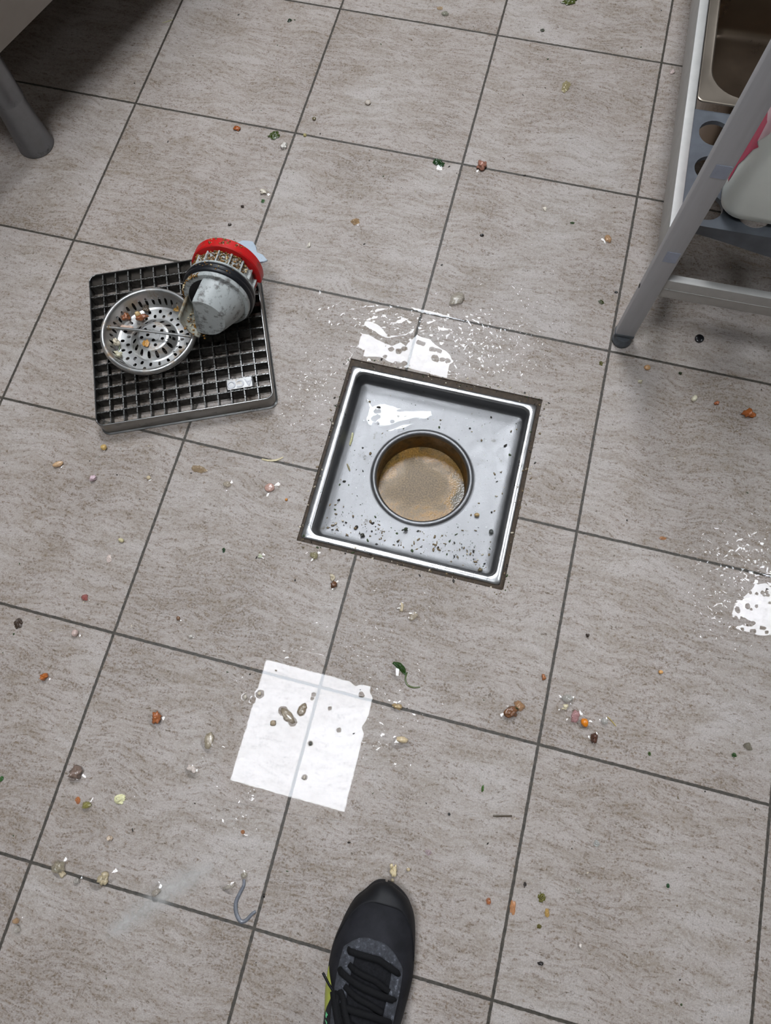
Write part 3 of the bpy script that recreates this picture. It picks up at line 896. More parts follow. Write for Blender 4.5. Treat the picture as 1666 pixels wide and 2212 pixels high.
# ---------------------------------------------------------------- steel cabinet on round legs, top left
def build_cabinet():
    a = -math.radians(17.6)
    t = thing('steel_cabinet', 'stainless steel kitchen cabinet on round adjustable legs', 'cabinet', (-0.1030, -0.4260, 0.0), (0, 0, a))
    # local +y runs along the visible lower edge, -x into the cabinet
    box_obj('body', -1.15, 0.0, -0.085, 1.75, 0.180, 0.88, M['cab_steel'], t, 0.002, 2)
    for (x, y) in ((-0.0345, -0.0128), (-1.10, -0.0128), (-0.0345, 1.68), (-1.10, 1.68)):
        leg = lathe_obj('leg', [(0.0215, 0.094), (0.0268, 0.0955), (0.0272, 0.099), (0.0262, 0.101), (0.0262, 0.181)], M['leg_steel'], t, 40)
        leg.location = (x, y, 0)
        f = lathe_obj('foot', [(0.0, 0.0), (0.0300, 0.0), (0.0312, 0.0022), (0.0300, 0.006), (0.0292, 0.020), (0.0262, 0.060), (0.0245, 0.100), (0.0, 0.101)], M['leg_steel'], leg, 40, 60)
    return t
build_cabinet()

# ---------------------------------------------------------------- black shoe
def interp(tab, s):
    """smooth curve through a table of (s, value)"""
    n = len(tab)
    if s >= tab[-1][0]: return tab[-1][1]
    for i in range(n - 1):
        a, u = tab[i]; b, v = tab[i + 1]
        if s <= b:
            h = b - a; d = (v - u) / h
            def slope(k):
                if k <= 0 or k >= n - 1: return d
                d0 = (tab[k][1] - tab[k - 1][1]) / (tab[k][0] - tab[k - 1][0]); d1 = (tab[k + 1][1] - tab[k][1]) / (tab[k + 1][0] - tab[k][0])
                return 0 if d0 * d1 <= 0 else 2 * d0 * d1 / (d0 + d1)
            m0, m1 = slope(i), slope(i + 1)
            t = max(0.0, (s - a) / h)
            return u * (2 * t ** 3 - 3 * t * t + 1) + m0 * h * (t ** 3 - 2 * t * t + t) + v * (-2 * t ** 3 + 3 * t * t) + m1 * h * (t ** 3 - t * t)
    return tab[-1][1]
SX, SY = 0.745, -1.4025
XL = [(0, 0), (.002, -.0085), (.006, -.0145), (.0150, -.0215), (.030, -.0330), (.054, -.0405), (.088, -.0455), (.119, -.0430), (.149, -.0365), (.20, -.030), (.25, -.024), (.275, -.018), (.286, -.008), (.290, 0.004)]
XR = [(0, 0.0005), (.002, .0110), (.006, .0205), (.0135, .0310), (.0325, .0435), (.063, .0510), (.094, .0555), (.126, .0540), (.16, .050), (.20, .047), (.25, .044), (.275, .036), (.286, .022), (.290, 0.006)]
HT = [(0, .030), (.004, .038), (.012, .044), (.03, .050), (.05, .0560), (.075, .0650), (.10, .0740), (.13, .0840), (.16, .0930), (.19, .100), (.23, .098), (.27, .094), (.285, .088), (.290, .080)]
Z0 = 0.0145
def shoe_pt(s, t, off=0.0):
    """point on the upper: s from the toe, t 0 left edge .. 1 right edge"""
    def P(s, t):
        xl, xr, h = interp(XL, s), interp(XR, s), interp(HT, s)
        c = (xl + xr) / 2; w = (xr - xl) / 2
        ph = PI * (1 - t)
        cc, ss = math.cos(ph), abs(math.sin(ph))
        lean = 0.10 * min(1, s / .08)
        x = c + w * math.copysign(abs(cc) ** 0.72, cc) * (1 - lean * ss ** 2)
        return Vector((x, -s, Z0 + (h - Z0) * ss ** 0.78))
    p = P(s, t)
    if off:
        e = 0.003
        du = P(min(s + e, .289), t) - P(max(s - e, 0.0005), t)
        dv = P(s, min(t + e * 4, .998)) - P(s, max(t - e * 4, .002))
        n = dv.cross(du)
        if n.length > 1e-9:
            n.normalize()
            if n.z < -0.2: n = -n
            p = p + n * off
    return p

def build_shoe():
    t = thing('shoe', 'black knit sports shoe with grey suede eyestay, toe pointing at the drain', 'shoe', (SX, SY, 0.0))
    # upper
    N, K = 110, 44
    ss = [0.29 * (k / N) ** 1.5 for k in range(N + 1)]
    ss[0] = 0.0003
    bm = bmesh.new()
    rows = [[bm.verts.new(shoe_pt(s, j / K)) for j in range(K + 1)] for s in ss]
    for a, b in zip(rows, rows[1:]):
        for j in range(K): bm.faces.new((a[j], a[j + 1], b[j + 1], b[j]))
    bm_obj('upper', bm, M['knit'], t, smooth=True, angle=75)
    # sole: two layers that follow the outline
    toe = lambda s: 0.0042 * max(0.0, 1 - s / 0.075) + 0.0012
    def outline(grow, z):
        L = []
        q = [0.29 * (0.5 - 0.5 * math.cos(PI * k / 60)) for k in range(61)]
        for s in q: L.append((interp(XR, s) + grow - toe(s), -s + grow * math.cos(PI * s / .29) - 1.3 * toe(s), z))
        for s in reversed(q): L.append((interp(XL, s) - grow + toe(s), -s + grow * math.cos(PI * s / .29) - 1.3 * toe(s), z))
        return L
    loft_obj('midsole', [outline(0.0008, 0.006), outline(0.0018, 0.012), outline(0.0010, 0.0185), outline(-0.003, 0.0190)], M['sole'], t, True, True, angle=50)
    loft_obj('outsole', [outline(-0.003, 0.0), outline(0.0006, 0.002), outline(0.0010, 0.0062)], M['sole_dark'], t, True, True, angle=50)

    def patch(name, F, mat, th, du=0.0012, dt=0.010, s0=0.0005, s1=0.285, parent=t, base=0.0002):
        us = np.arange(s0, s1, du); vs = np.linspace(0.004, 0.996, int(0.99 / dt))
        G = np.array([[F(u, v) for v in vs] for u in us])
        V, f = contour(G, us, vs, lambda u, v, q: shoe_pt(u, v, base + th * smooth01(q / 0.0012)))
        return mesh_obj(name, V, f, mat, parent, smooth=True)
    # toe overlay running back along both sides
    def F_toe(s, v):
        c = abs(2 * v - 1)
        return 0.0215 + 0.095 * c ** 3.2 - s
    patch('toe_overlay', F_toe, M['toe_rubber'], 0.0011, s1=0.17)
    # eyestay: U of grey suede
    def F_eye(s, v):
        x = (v - 0.505) * 2
        outer = 0.48 - abs(x + 0.02)
        front = s - (0.0560 + 0.085 * (x + .05) ** 2)
        inner_in = min(0.235 - abs(x), s - 0.0745)        # inside the throat
        return min(outer * 0.07, front, -min(inner_in * 0.07, 1) if inner_in > 0 else max(0.0004, -inner_in * 0.06), 0.20 - s)
    patch('eyestay', F_eye, M['suede'], 0.0022, 0.0010, 0.006)
    def F_tongue(s, v):
        return min((0.245 - abs((v - 0.505) * 2)) * 0.07, s - 0.0725, 0.215 - s)
    patch('tongue', F_tongue, M['mesh_black'], 0.0006)
    # yellow-green flash low on the left side, mint tab high on the right
    def F_lime(s, v):
        top = 0.03 + 0.200 * smooth01((s - 0.090) / 0.030) - 0.115 * smooth01((s - 0.118) / 0.03)
        return min((top - v) * 0.04, (v - 0.01) * 0.04, s - 0.090, 0.24 - s)
    patch('side_flash', F_lime, M['lime'], 0.0010, 0.0012, 0.006)
    def F_tab(s, v): return min((v - 0.815) * 0.05, (0.93 - v) * 0.05, s - 0.136, 0.20 - s)
    patch('side_tab', F_tab, M['mint'], 0.0030, 0.0012, 0.006)
    # printed letters beside the flash, read from the side
    cu = bpy.data.curves.new('print', 'FONT')
    cu.body = 'PL'; cu.size = 0.011; cu.extrude = 0.0003; cu.space_character = 1.25
    tmp = bpy.data.objects.new('print', cu); COL.objects.link(tmp)
    bpy.context.view_layer.update()
    me = bpy.data.meshes.new_from_object(tmp.evaluated_get(bpy.context.evaluated_depsgraph_get()))
    bpy.data.objects.remove(tmp)
    me.materials.clear()
    for v in me.vertices:
        x, y, z = v.co
        p = shoe_pt(0.1395 + x, 0.190 - y * 5.0, 0.0006 + z)
        v.co = p
    link_mesh('lettering', me, M['mint_print'], t)
    # laces
    def lace(pts, r=0.0031, flat=0.55):
        P = []
        n = 14
        for (a, b) in zip(pts, pts[1:]):
            for k in range(n):
                f = k / n
                s = a[0] + (b[0] - a[0]) * f; v = a[1] + (b[1] - a[1]) * f; h = a[2] + (b[2] - a[2]) * f
                P.append(shoe_pt(s, v, h))
        P.append(shoe_pt(pts[-1][0], pts[-1][1], pts[-1][2]))
        return tube_obj('lace', P, r, M['lace'], t, 10, flat)
    lace([(0.0735, 0.315, 0.001), (0.0745, 0.345, 0.0048), (0.0735, 0.52, 0.0055), (0.0810, 0.655, 0.0048), (0.0835, 0.685, 0.001)], 0.0036)
    lace([(0.0935, 0.275, 0.001), (0.0950, 0.31, 0.0048), (0.1030, 0.53, 0.0055), (0.1055, 0.665, 0.0048), (0.1060, 0.69, 0.001)], 0.0036)
    lace([(0.0860, 0.36, 0.002), (0.0890, 0.42, 0.0040), (0.0925, 0.52, 0.0042), (0.0990, 0.62, 0.003)], 0.0032)
    lace([(0.1055, 0.36, 0.002), (0.1120, 0.48, 0.0040), (0.1180, 0.60, 0.003)], 0.0032)
    lace([(0.1200, 0.36, 0.002), (0.1230, 0.40, 0.0045), (0.1230, 0.55, 0.0055), (0.1250, 0.665, 0.0048), (0.1260, 0.69, 0.001)], 0.0036)
    lace([(0.1330, 0.37, 0.002), (0.1370, 0.50, 0.0045), (0.1420, 0.62, 0.0040)], 0.0034)
    lace([(0.1440, 0.32, 0.002), (0.1450, 0.45, 0.0055), (0.1460, 0.66, 0.0050), (0.1470, 0.69, 0.001)], 0.0036)
    # bow loop and the loose end with its tip over the left side
    lace([(0.150, 0.50, 0.006), (0.138, 0.45, 0.007), (0.126, 0.405, 0.006), (0.116, 0.375, 0.005), (0.112, 0.345, 0.004), (0.115, 0.32, 0.003), (0.122, 0.325, 0.003), (0.134, 0.37, 0.005), (0.152, 0.44, 0.006)], 0.0034)
    lace([(0.160, 0.47, 0.008), (0.144, 0.40, 0.008), (0.126, 0.325, 0.005), (0.115, 0.275, 0.004)], 0.0040)
    p0 = shoe_pt(0.115, 0.275, 0.004)
    tube_obj('lace_tip', [p0, p0 + Vector((-0.0070, 0.0060, 0.001)), p0 + Vector((-0.0165, 0.0150, 0.001))], 0.0015, M['black_plastic'], t, 10)
    # ankle opening filled by the sock
    def ring(sc, z, cy=-0.232):
        return [(0.008 + 0.030 * sc * math.cos(a), cy + 0.044 * sc * math.sin(a), z) for a in [2 * PI * k / 40 for k in range(40)]]
    loft_obj('collar', [ring(1.04, .088), ring(1.10, .100), ring(1.04, .106), ring(0.92, .104), ring(0.90, .09)], M['toe_rubber'], t, angle=60)
    loft_obj('sock', [ring(0.90, .090), ring(0.88, .108), ring(0.84, .118), ring(0.6, .124)], M['sock'], t, cap1=True, angle=60)
    return t
build_shoe()

# ---------------------------------------------------------------- water on the floor and in the tray
def film(name, label, P, spots, amp, nscale, res, h, zf, rot=0.0, stretch=1.0, w=0.0012, extra=None, seed=0.0):
    """thin water film: outline polygon roughened by noise, open round the things standing in it"""
    if not isinstance(P[0], list): P = [P]
    xs = [p[0] for Q in P for p in Q]; ys = [p[1] for Q in P for p in Q]
    us = np.arange(min(xs) - .012, max(xs) + .012, res); vs = np.arange(min(ys) - .012, max(ys) + .012, res)
    ca, sa = math.cos(rot), math.sin(rot)
    F = np.empty((len(us), len(vs)))
    for i, u in enumerate(us):
        for j, v in enumerate(vs):
            a, b = u * ca + v * sa, (-u * sa + v * ca) * stretch
            f = max(poly_sd(u, v, Q) for Q in P) + amp * fbm(a * nscale, b * nscale, seed, 3)
            for (sx, sy, r) in spots:
                d = math.hypot(u - sx, v - sy) - r * (1 + .25 * nz(u * 400, v * 400, sx * 90))
                if d < f: f = d
            if extra: f = extra(u, v, f)
            F[i, j] = f
    V, fc = contour(F, us, vs, lambda u, v, q: (u, v, zf(u, v) + 0.0002 + h * math.sqrt(1 - (1 - min(1.0, q / w)) ** 2)))
    o = mesh_obj(name, V, fc, M['water'], None, smooth=True)
    return tag(o, label, 'water', None, 'stuff')

flat0 = lambda u, v: 0.0
film('water_film', 'clear water film over the tile joint crossing between shoe and drain, mirroring a square ceiling light', [(0.4885, -1.1741), (0.5281, -1.1609), (0.5938, -1.1574), (0.6472, -1.1842), (0.6636, -1.1724), (0.6694, -1.1798), (0.6688, -1.1875), (0.6791, -1.1974), (0.6805, -1.2174), (0.6749, -1.2232), (0.6776, -1.2456), (0.6820, -1.2529), (0.6785, -1.2634), (0.6817, -1.2805), (0.6969, -1.3001), (0.6868, -1.3212), (0.6801, -1.3378), (0.6741, -1.3547), (0.5899, -1.3650), (0.5088, -1.3685), (0.4984, -1.3272), (0.4970, -1.2731), (0.4889, -1.2379)], [(0.5598, -1.2418, 0.0050), (0.5687, -1.2476, 0.0053), (0.5768, -1.2529, 0.0047), (0.5844, -1.2368, 0.0047), (0.5859, -1.2309, 0.0039), (0.5518, -1.2605, 0.0029), (0.5230, -1.2287, 0.0042), (0.5059, -1.2374, 0.0042), (0.5946, -1.2112, 0.0018), (0.5941, -1.2164, 0.0012), (0.6208, -1.2233, 0.0015), (0.6403, -1.2472, 0.0020), (0.6078, -1.2730, 0.0026), (0.6119, -1.3159, 0.0026), (0.6579, -1.1953, 0.0024), (0.6779, -1.2346, 0.0064), (0.5156, -1.2387, 0.0030)], 0.0008, 160, 0.0010, 0.0002, flat0, w=0.0016, seed=1.0)
film('water_film', 'splashed clear water against the far edge of the floor drain, mirroring a ceiling light', [[(0.4952, -0.6577), (0.5106, -0.6571), (0.5293, -0.6588), (0.5511, -0.6659), (0.5681, -0.6690), (0.5783, -0.6594), (0.5883, -0.6631), (0.5945, -0.6515), (0.6024, -0.6393), (0.6106, -0.6435), (0.6249, -0.6432), (0.6337, -0.6502), (0.6457, -0.6555), (0.6544, -0.6584), (0.6618, -0.6637), (0.6717, -0.6763), (0.6656, -0.6808), (0.6661, -0.7064), (0.6303, -0.7041), (0.5999, -0.7035), (0.5781, -0.7018), (0.5567, -0.6949), (0.5274, -0.6999), (0.5260, -0.6882), (0.5131, -0.6872), (0.5001, -0.6862), (0.5006, -0.6677)], [(0.4955, -0.6452), (0.5066, -0.6353), (0.5229, -0.6345), (0.5402, -0.6377), (0.5496, -0.6458), (0.5584, -0.6519), (0.5755, -0.6478), (0.5877, -0.6387), (0.5959, -0.6275), (0.5963, -0.6367), (0.5913, -0.6461), (0.5760, -0.6497), (0.5620, -0.6592), (0.5491, -0.6582), (0.5329, -0.6518), (0.5171, -0.6473), (0.5040, -0.6463)], [(0.5034, -0.6916), (0.5131, -0.6973), (0.5077, -0.7207), (0.5016, -0.7182), (0.4997, -0.7046)], [(0.6300, -0.6183), (0.6514, -0.6174), (0.6523, -0.6213), (0.6390, -0.6265), (0.6296, -0.6246)], [(0.6438, -0.6315), (0.6548, -0.6247), (0.6496, -0.6413)], [(0.6321, -0.6394), (0.6387, -0.6368), (0.6373, -0.6463)], [(0.6564, -0.6356), (0.6657, -0.6375), (0.6624, -0.6423)]], [(0.5681, -0.6761, 0.0032), (0.5809, -0.6770, 0.0039), (0.5882, -0.6702, 0.0032), (0.5620, -0.6910, 0.0020), (0.6086, -0.6542, 0.0032), (0.6143, -0.6553, 0.0029), (0.6309, -0.6610, 0.0032), (0.6382, -0.6617, 0.0032), (0.6435, -0.6616, 0.0025), (0.6386, -0.6753, 0.0046), (0.6418, -0.6775, 0.0032), (0.6511, -0.6753, 0.0027), (0.6591, -0.6754, 0.0032), (0.5832, -0.7006, 0.0050), (0.5910, -0.6997, 0.0035), (0.5194, -0.6938, 0.0068), (0.5893, -0.6449, 0.0018), (0.5588, -0.6534, 0.0014), (0.5945, -0.6959, 0.0032)], 0.0012, 230, 0.0008, 0.0004, flat0, seed=4.3)
film('water_film', 'thin streaks of clear water along the tile joint beyond the floor drain', [[(0.5767, -0.5934), (0.5987, -0.5935), (0.6169, -0.5934), (0.6355, -0.5952), (0.6594, -0.5968), (0.6780, -0.5990), (0.6732, -0.6018), (0.6405, -0.6013), (0.6188, -0.6013), (0.6006, -0.6014), (0.5856, -0.5998)], [(0.4912, -0.6085), (0.5028, -0.6068), (0.5234, -0.6044), (0.5237, -0.6092), (0.5013, -0.6152), (0.4929, -0.6150)], [(0.5219, -0.6166), (0.5289, -0.6080), (0.5509, -0.6042), (0.5280, -0.6187)], [(0.5468, -0.6278), (0.5598, -0.6284), (0.5687, -0.6205), (0.5674, -0.6150), (0.5855, -0.6144), (0.5740, -0.6271), (0.5608, -0.6327)], [(0.4591, -0.6203), (0.4688, -0.6081), (0.4694, -0.6126), (0.4635, -0.6193)], [(0.4752, -0.6112), (0.4847, -0.6085), (0.4851, -0.6135)], [(0.5609, -0.5962), (0.5690, -0.5957), (0.5652, -0.5987)], [(0.5907, -0.6059), (0.5984, -0.6076), (0.5945, -0.6102)]], [], 0.0011, 300, 0.0007, 0.0004, flat0, seed=8.2)
film('water_film', 'clear puddle on the tile near the aluminium rack side, pitted by grit, mirroring a ceiling light', [[(1.1507, -0.9146), (1.1564, -0.9143), (1.1654, -0.9109), (1.1696, -0.9099), (1.1750, -0.9146), (1.2055, -0.9116), (1.2108, -0.9773), (1.1813, -0.9840), (1.1670, -0.9887), (1.1557, -0.9882), (1.1458, -0.9877), (1.1345, -0.9876), (1.1284, -0.9833), (1.1337, -0.9805), (1.1404, -0.9762), (1.1475, -0.9770), (1.1531, -0.9763), (1.1568, -0.9710), (1.1505, -0.9711), (1.1396, -0.9686), (1.1367, -0.9753), (1.1318, -0.9691), (1.1282, -0.9752), (1.1245, -0.9664), (1.1259, -0.9534), (1.1334, -0.9425), (1.1404, -0.9346), (1.1492, -0.9218)], [(1.1310, -0.8983), (1.1361, -0.8982), (1.1412, -0.8993), (1.1541, -0.8980), (1.1684, -0.8971), (1.2042, -0.8967), (1.2052, -0.9086), (1.1836, -0.9064), (1.1689, -0.9020), (1.1506, -0.8996), (1.1383, -0.8994)], [(1.1291, -0.9360), (1.1339, -0.9340), (1.1368, -0.9375), (1.1323, -0.9390)], [(1.1201, -0.9787), (1.1236, -0.9782), (1.1246, -0.9816), (1.1212, -0.9821)]], [(1.1353, -0.9405, 0.0021), (1.1324, -0.9574, 0.0020), (1.1336, -0.9597, 0.0018), (1.1459, -0.9502, 0.0025), (1.1508, -0.9531, 0.0007), (1.1475, -0.9299, 0.0010), (1.1564, -0.9295, 0.0008), (1.1639, -0.9261, 0.0014), (1.1691, -0.9237, 0.0013), (1.1712, -0.9277, 0.0013), (1.1577, -0.9473, 0.0010), (1.1560, -0.9844, 0.0021), (1.1580, -0.9829, 0.0015), (1.1678, -0.9756, 0.0014), (1.1706, -0.9753, 0.0012), (1.1422, -0.9839, 0.0007), (1.1750, -0.9377, 0.0007), (1.1746, -0.9802, 0.0011), (1.1664, -0.9297, 0.0008)], 0.0008, 230, 0.0008, 0.0004, flat0, seed=2.2)
def tray_surf(u, v):
    m = max(abs(u - DCX) / .13, abs(v - DCY) / .1275)
    r = math.hypot(u - DCX, v - DCY)
    return TB - 0.0005 - 0.0035 * smooth01((0.135 - r) / 0.05) + 0.0005
film('water_film', 'small pool of clear water on the steel drain tray beyond the round bowl', [[(0.5447, -0.7514), (0.5514, -0.7540), (0.5595, -0.7640), (0.5695, -0.7565), (0.5779, -0.7550), (0.5955, -0.7559), (0.6067, -0.7573), (0.6003, -0.7624), (0.6177, -0.7584), (0.6359, -0.7533), (0.6522, -0.7493), (0.6565, -0.7582), (0.6457, -0.7673), (0.6309, -0.7682), (0.6177, -0.7761), (0.6071, -0.7810), (0.5935, -0.7913), (0.5827, -0.7951), (0.5760, -0.7944), (0.5619, -0.7984), (0.5545, -0.7888), (0.5547, -0.7770), (0.5544, -0.7676)], [(0.5927, -0.7988), (0.6040, -0.7903), (0.6131, -0.7834), (0.6367, -0.7747), (0.6257, -0.7823), (0.6150, -0.7911), (0.6034, -0.7963), (0.5973, -0.8018)]], [(0.5680, -0.7844, 0.0041), (0.5719, -0.7805, 0.0031), (0.5670, -0.7719, 0.0025), (0.5715, -0.7706, 0.0023), (0.5704, -0.7938, 0.0031), (0.5748, -0.7919, 0.0024), (0.5967, -0.7824, 0.0020)], 0.0008, 230, 0.0009, 0.0004, lambda u, v: TB - 0.0006, seed=6.4)

def smear():
    """pale translucent patch left of the shoe"""
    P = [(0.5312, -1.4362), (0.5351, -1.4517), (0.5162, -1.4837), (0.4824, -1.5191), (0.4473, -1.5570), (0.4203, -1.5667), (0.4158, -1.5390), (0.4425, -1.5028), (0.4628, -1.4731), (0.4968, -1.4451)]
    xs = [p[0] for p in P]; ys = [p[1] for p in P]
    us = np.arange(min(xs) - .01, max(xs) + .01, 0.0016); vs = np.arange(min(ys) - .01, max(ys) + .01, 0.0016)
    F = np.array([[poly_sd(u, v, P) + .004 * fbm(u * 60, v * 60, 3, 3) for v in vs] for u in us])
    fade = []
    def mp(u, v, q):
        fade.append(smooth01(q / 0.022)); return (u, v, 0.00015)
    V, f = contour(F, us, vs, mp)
    t = NT('pale_patch')
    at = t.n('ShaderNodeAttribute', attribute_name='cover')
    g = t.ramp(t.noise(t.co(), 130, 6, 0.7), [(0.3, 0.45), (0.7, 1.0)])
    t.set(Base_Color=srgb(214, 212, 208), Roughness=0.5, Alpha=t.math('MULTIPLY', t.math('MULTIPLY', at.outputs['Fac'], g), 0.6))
    o = mesh_obj('pale_patch', V, f, t.m, None)  # thin whitish overlay, more opaque towards its middle
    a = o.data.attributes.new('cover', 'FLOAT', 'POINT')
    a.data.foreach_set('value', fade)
    tag(o, 'pale translucent patch across the tile joint at lower left', 'smear', None, 'stuff')
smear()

def drops():
    rnd = random.Random(11)
    V, Fc = [], []
    def drop(x, y, z, r, h, el=1.0, an=0.0, n=10, radii=(1.0, 0.8, 0.45)):
        """shallow dome with a wavy outline"""
        n0 = len(V)
        ca, sa = math.cos(an), math.sin(an)
        ph = rnd.uniform(0, 6)
        for pr in radii:
            for k in range(n):
                a = 2 * PI * k / n
                q = r * pr * (1 + .18 * math.sin(2 * a + ph) + .1 * math.sin(3 * a + 2 * ph))
                lx, ly = q * math.cos(a) * el, q * math.sin(a)
                V.append((x + lx * ca - ly * sa, y + lx * sa + ly * ca, z + h * (1 - pr * pr)))
        V.append((x, y, z + h))
        m = len(radii) - 1
        for ri in range(m):
            for k in range(n):
                a = n0 + ri * n + k; b = n0 + ri * n + (k + 1) % n
                Fc.append((a, b, b + n, a + n))
        for k in range(n): Fc.append((n0 + m * n + k, n0 + m * n + (k + 1) % n, n0 + (m + 1) * n))
    def inside_drain(x, y): return HX0 - .001 < x < HX1 + .001 and HY0 - .001 < y < HY1 + .001
    ga = 0.4154
    def inside_grate(x, y):
        if 0.885 < x < 0.945 and -0.60 < y < -0.55: return True
        dx, dy = x - grate.location.x, y - grate.location.y
        return max(abs(dx * math.cos(ga) + dy * math.sin(ga)), abs(-dx * math.sin(ga) + dy * math.cos(ga))) < 0.1385
    for (cx, cy, sx, sy, n, r0, r1) in [(0.7315, -0.6248, 0.0521, 0.0298, 420, 0.00078, 0.0036399999999999996), (0.773, -0.5722, 0.0378, 0.0453, 220, 0.0006500000000000001, 0.00308), (0.6838, -0.678, 0.0807, 0.022, 170, 0.0006500000000000001, 0.0028), (0.4401, -0.7448, 0.0332, 0.0443, 170, 0.00039, 0.00224), (0.4792, -0.7764, 0.0218, 0.029, 80, 0.0005200000000000001, 0.0025199999999999997), (0.5587, -0.6232, 0.0685, 0.0167, 170, 0.00078, 0.0036399999999999996), (1.1295, -0.8798, 0.0384, 0.0256, 240, 0.00078, 0.00392), (1.1116, -0.9522, 0.0249, 0.0373, 150, 0.00078, 0.0033599999999999997), (0.7019, -1.2212, 0.0234, 0.0409, 60, 0.0006500000000000001, 0.00392), (0.6285, -1.1389, 0.0674, 0.0429, 60, 0.0005200000000000001, 0.0025199999999999997), (0.6828, -1.0659, 0.0502, 0.0313, 60, 0.0005200000000000001, 0.0025199999999999997), (0.5441, -1.3795, 0.0168, 0.0223, 22, 0.0010400000000000001, 0.0042), (0.4587, -1.39, 0.0676, 0.0507, 45, 0.0006500000000000001, 0.00308), (0.8943, -0.8524, 0.008, 0.0466, 110, 0.0005200000000000001, 0.00196), (0.9119, -0.7506, 0.1801, 0.2079, 260, 0.00039, 0.0014), (0.7871, -0.4443, 0.1267, 0.1426, 220, 0.00039, 0.0014), (0.5161, -1.121, 0.0879, 0.0753, 60, 0.0005200000000000001, 0.00196), (1.03, -1.1013, 0.106, 0.0824, 110, 0.00039, 0.0016799999999999999), (0.4302, -0.8125, 0.0144, 0.0216, 60, 0.0005200000000000001, 0.00224)]:
        k = 0
        while k < n:
            x, y = rnd.gauss(cx, sx), rnd.gauss(cy, sy)
            k += 1
            if inside_drain(x, y) or inside_grate(x, y): continue
            r = r0 + (r1 - r0) * rnd.random() ** 3
            drop(x, y, 0.0001, r, r * rnd.uniform(.03, .13), rnd.uniform(1, 2.2), rnd.gauss(0.2, .5))
    # beads on the tray
    for _ in range(650):
        x, y = rnd.uniform(0.538, 0.790), rnd.uniform(-0.980, -0.733)
        if math.hypot(x - DCX, y - DCY) < 0.084: continue
        r = 0.0004 + 0.0014 * rnd.random() ** 3
        drop(x, y, tray_surf(x, y), r, r * .3, rnd.uniform(1, 1.6), rnd.uniform(0, 3))
    for (x, y, r) in [(0.561, -0.3074, 0.01402), (0.4517, -0.4574, 0.00798), (0.2827, -0.4346, 0.00964), (0.633, -0.2988, 0.01036), (0.8651, -0.3955, 0.00917), (0.6498, -0.5648, 0.01246), (0.1285, -0.9831, 0.00874), (0.1865, -0.9412, 0.00622), (0.189, -0.992, 0.0061), (0.2692, -0.9708, 0.00463), (0.3866, -0.9526, 0.00787), (0.4498, -0.9423, 0.01257), (0.2421, -1.163, 0.00608), (0.248, -1.2133, 0.00748), (0.4672, -1.0446, 0.00581), (0.3817, -1.1585, 0.00421), (0.4071, -1.1781, 0.00416), (0.2293, -1.28, 0.00762), (0.3985, -1.292, 0.01103), (0.4754, -1.303, 0.01277), (0.4645, -1.3417, 0.01111), (0.3185, -1.3837, 0.01031), (0.3153, -1.3922, 0.00607), (0.3457, -1.4177, 0.00814), (0.3381, -1.4954, 0.01141), (0.3962, -1.493, 0.01373), (0.3666, -1.5045, 0.00573), (0.4683, -1.4918, 0.00834), (0.3091, -1.5656, 0.00707), (0.5423, -1.026, 0.00869), (0.5814, -1.06, 0.00672), (0.6817, -1.0669, 0.0077), (0.7006, -1.0762, 0.00841), (0.6993, -1.1488, 0.01304), (0.7084, -1.1987, 0.00876), (0.7246, -1.2385, 0.01312), (0.856, -1.1693, 0.01027), (0.9535, -1.158, 0.0094), (0.9404, -1.1535, 0.01022), (0.9269, -1.1329, 0.00954), (0.9251, -1.1444, 0.00712), (0.9787, -1.1498, 0.00603), (0.9685, -1.1741, 0.00737), (1.0422, -1.0682, 0.00443), (0.751, -1.3922, 0.00871), (0.7691, -1.3875, 0.00391), (0.5701, -1.4454, 0.00612), (0.5554, -1.4628, 0.00942)]:
        drop(x, y, 0.0001, r, r * .13, rnd.uniform(1, 1.2), rnd.uniform(0, 3), 24, (1.0, 0.9, 0.75, 0.6, 0.42, 0.22))
    o = mesh_obj('water_drops', V, Fc, M['drops'], None, smooth=True)
    tag(o, 'scattered clear water drops and splashes on the tiles and drain tray', 'water', None, 'stuff')
drops()

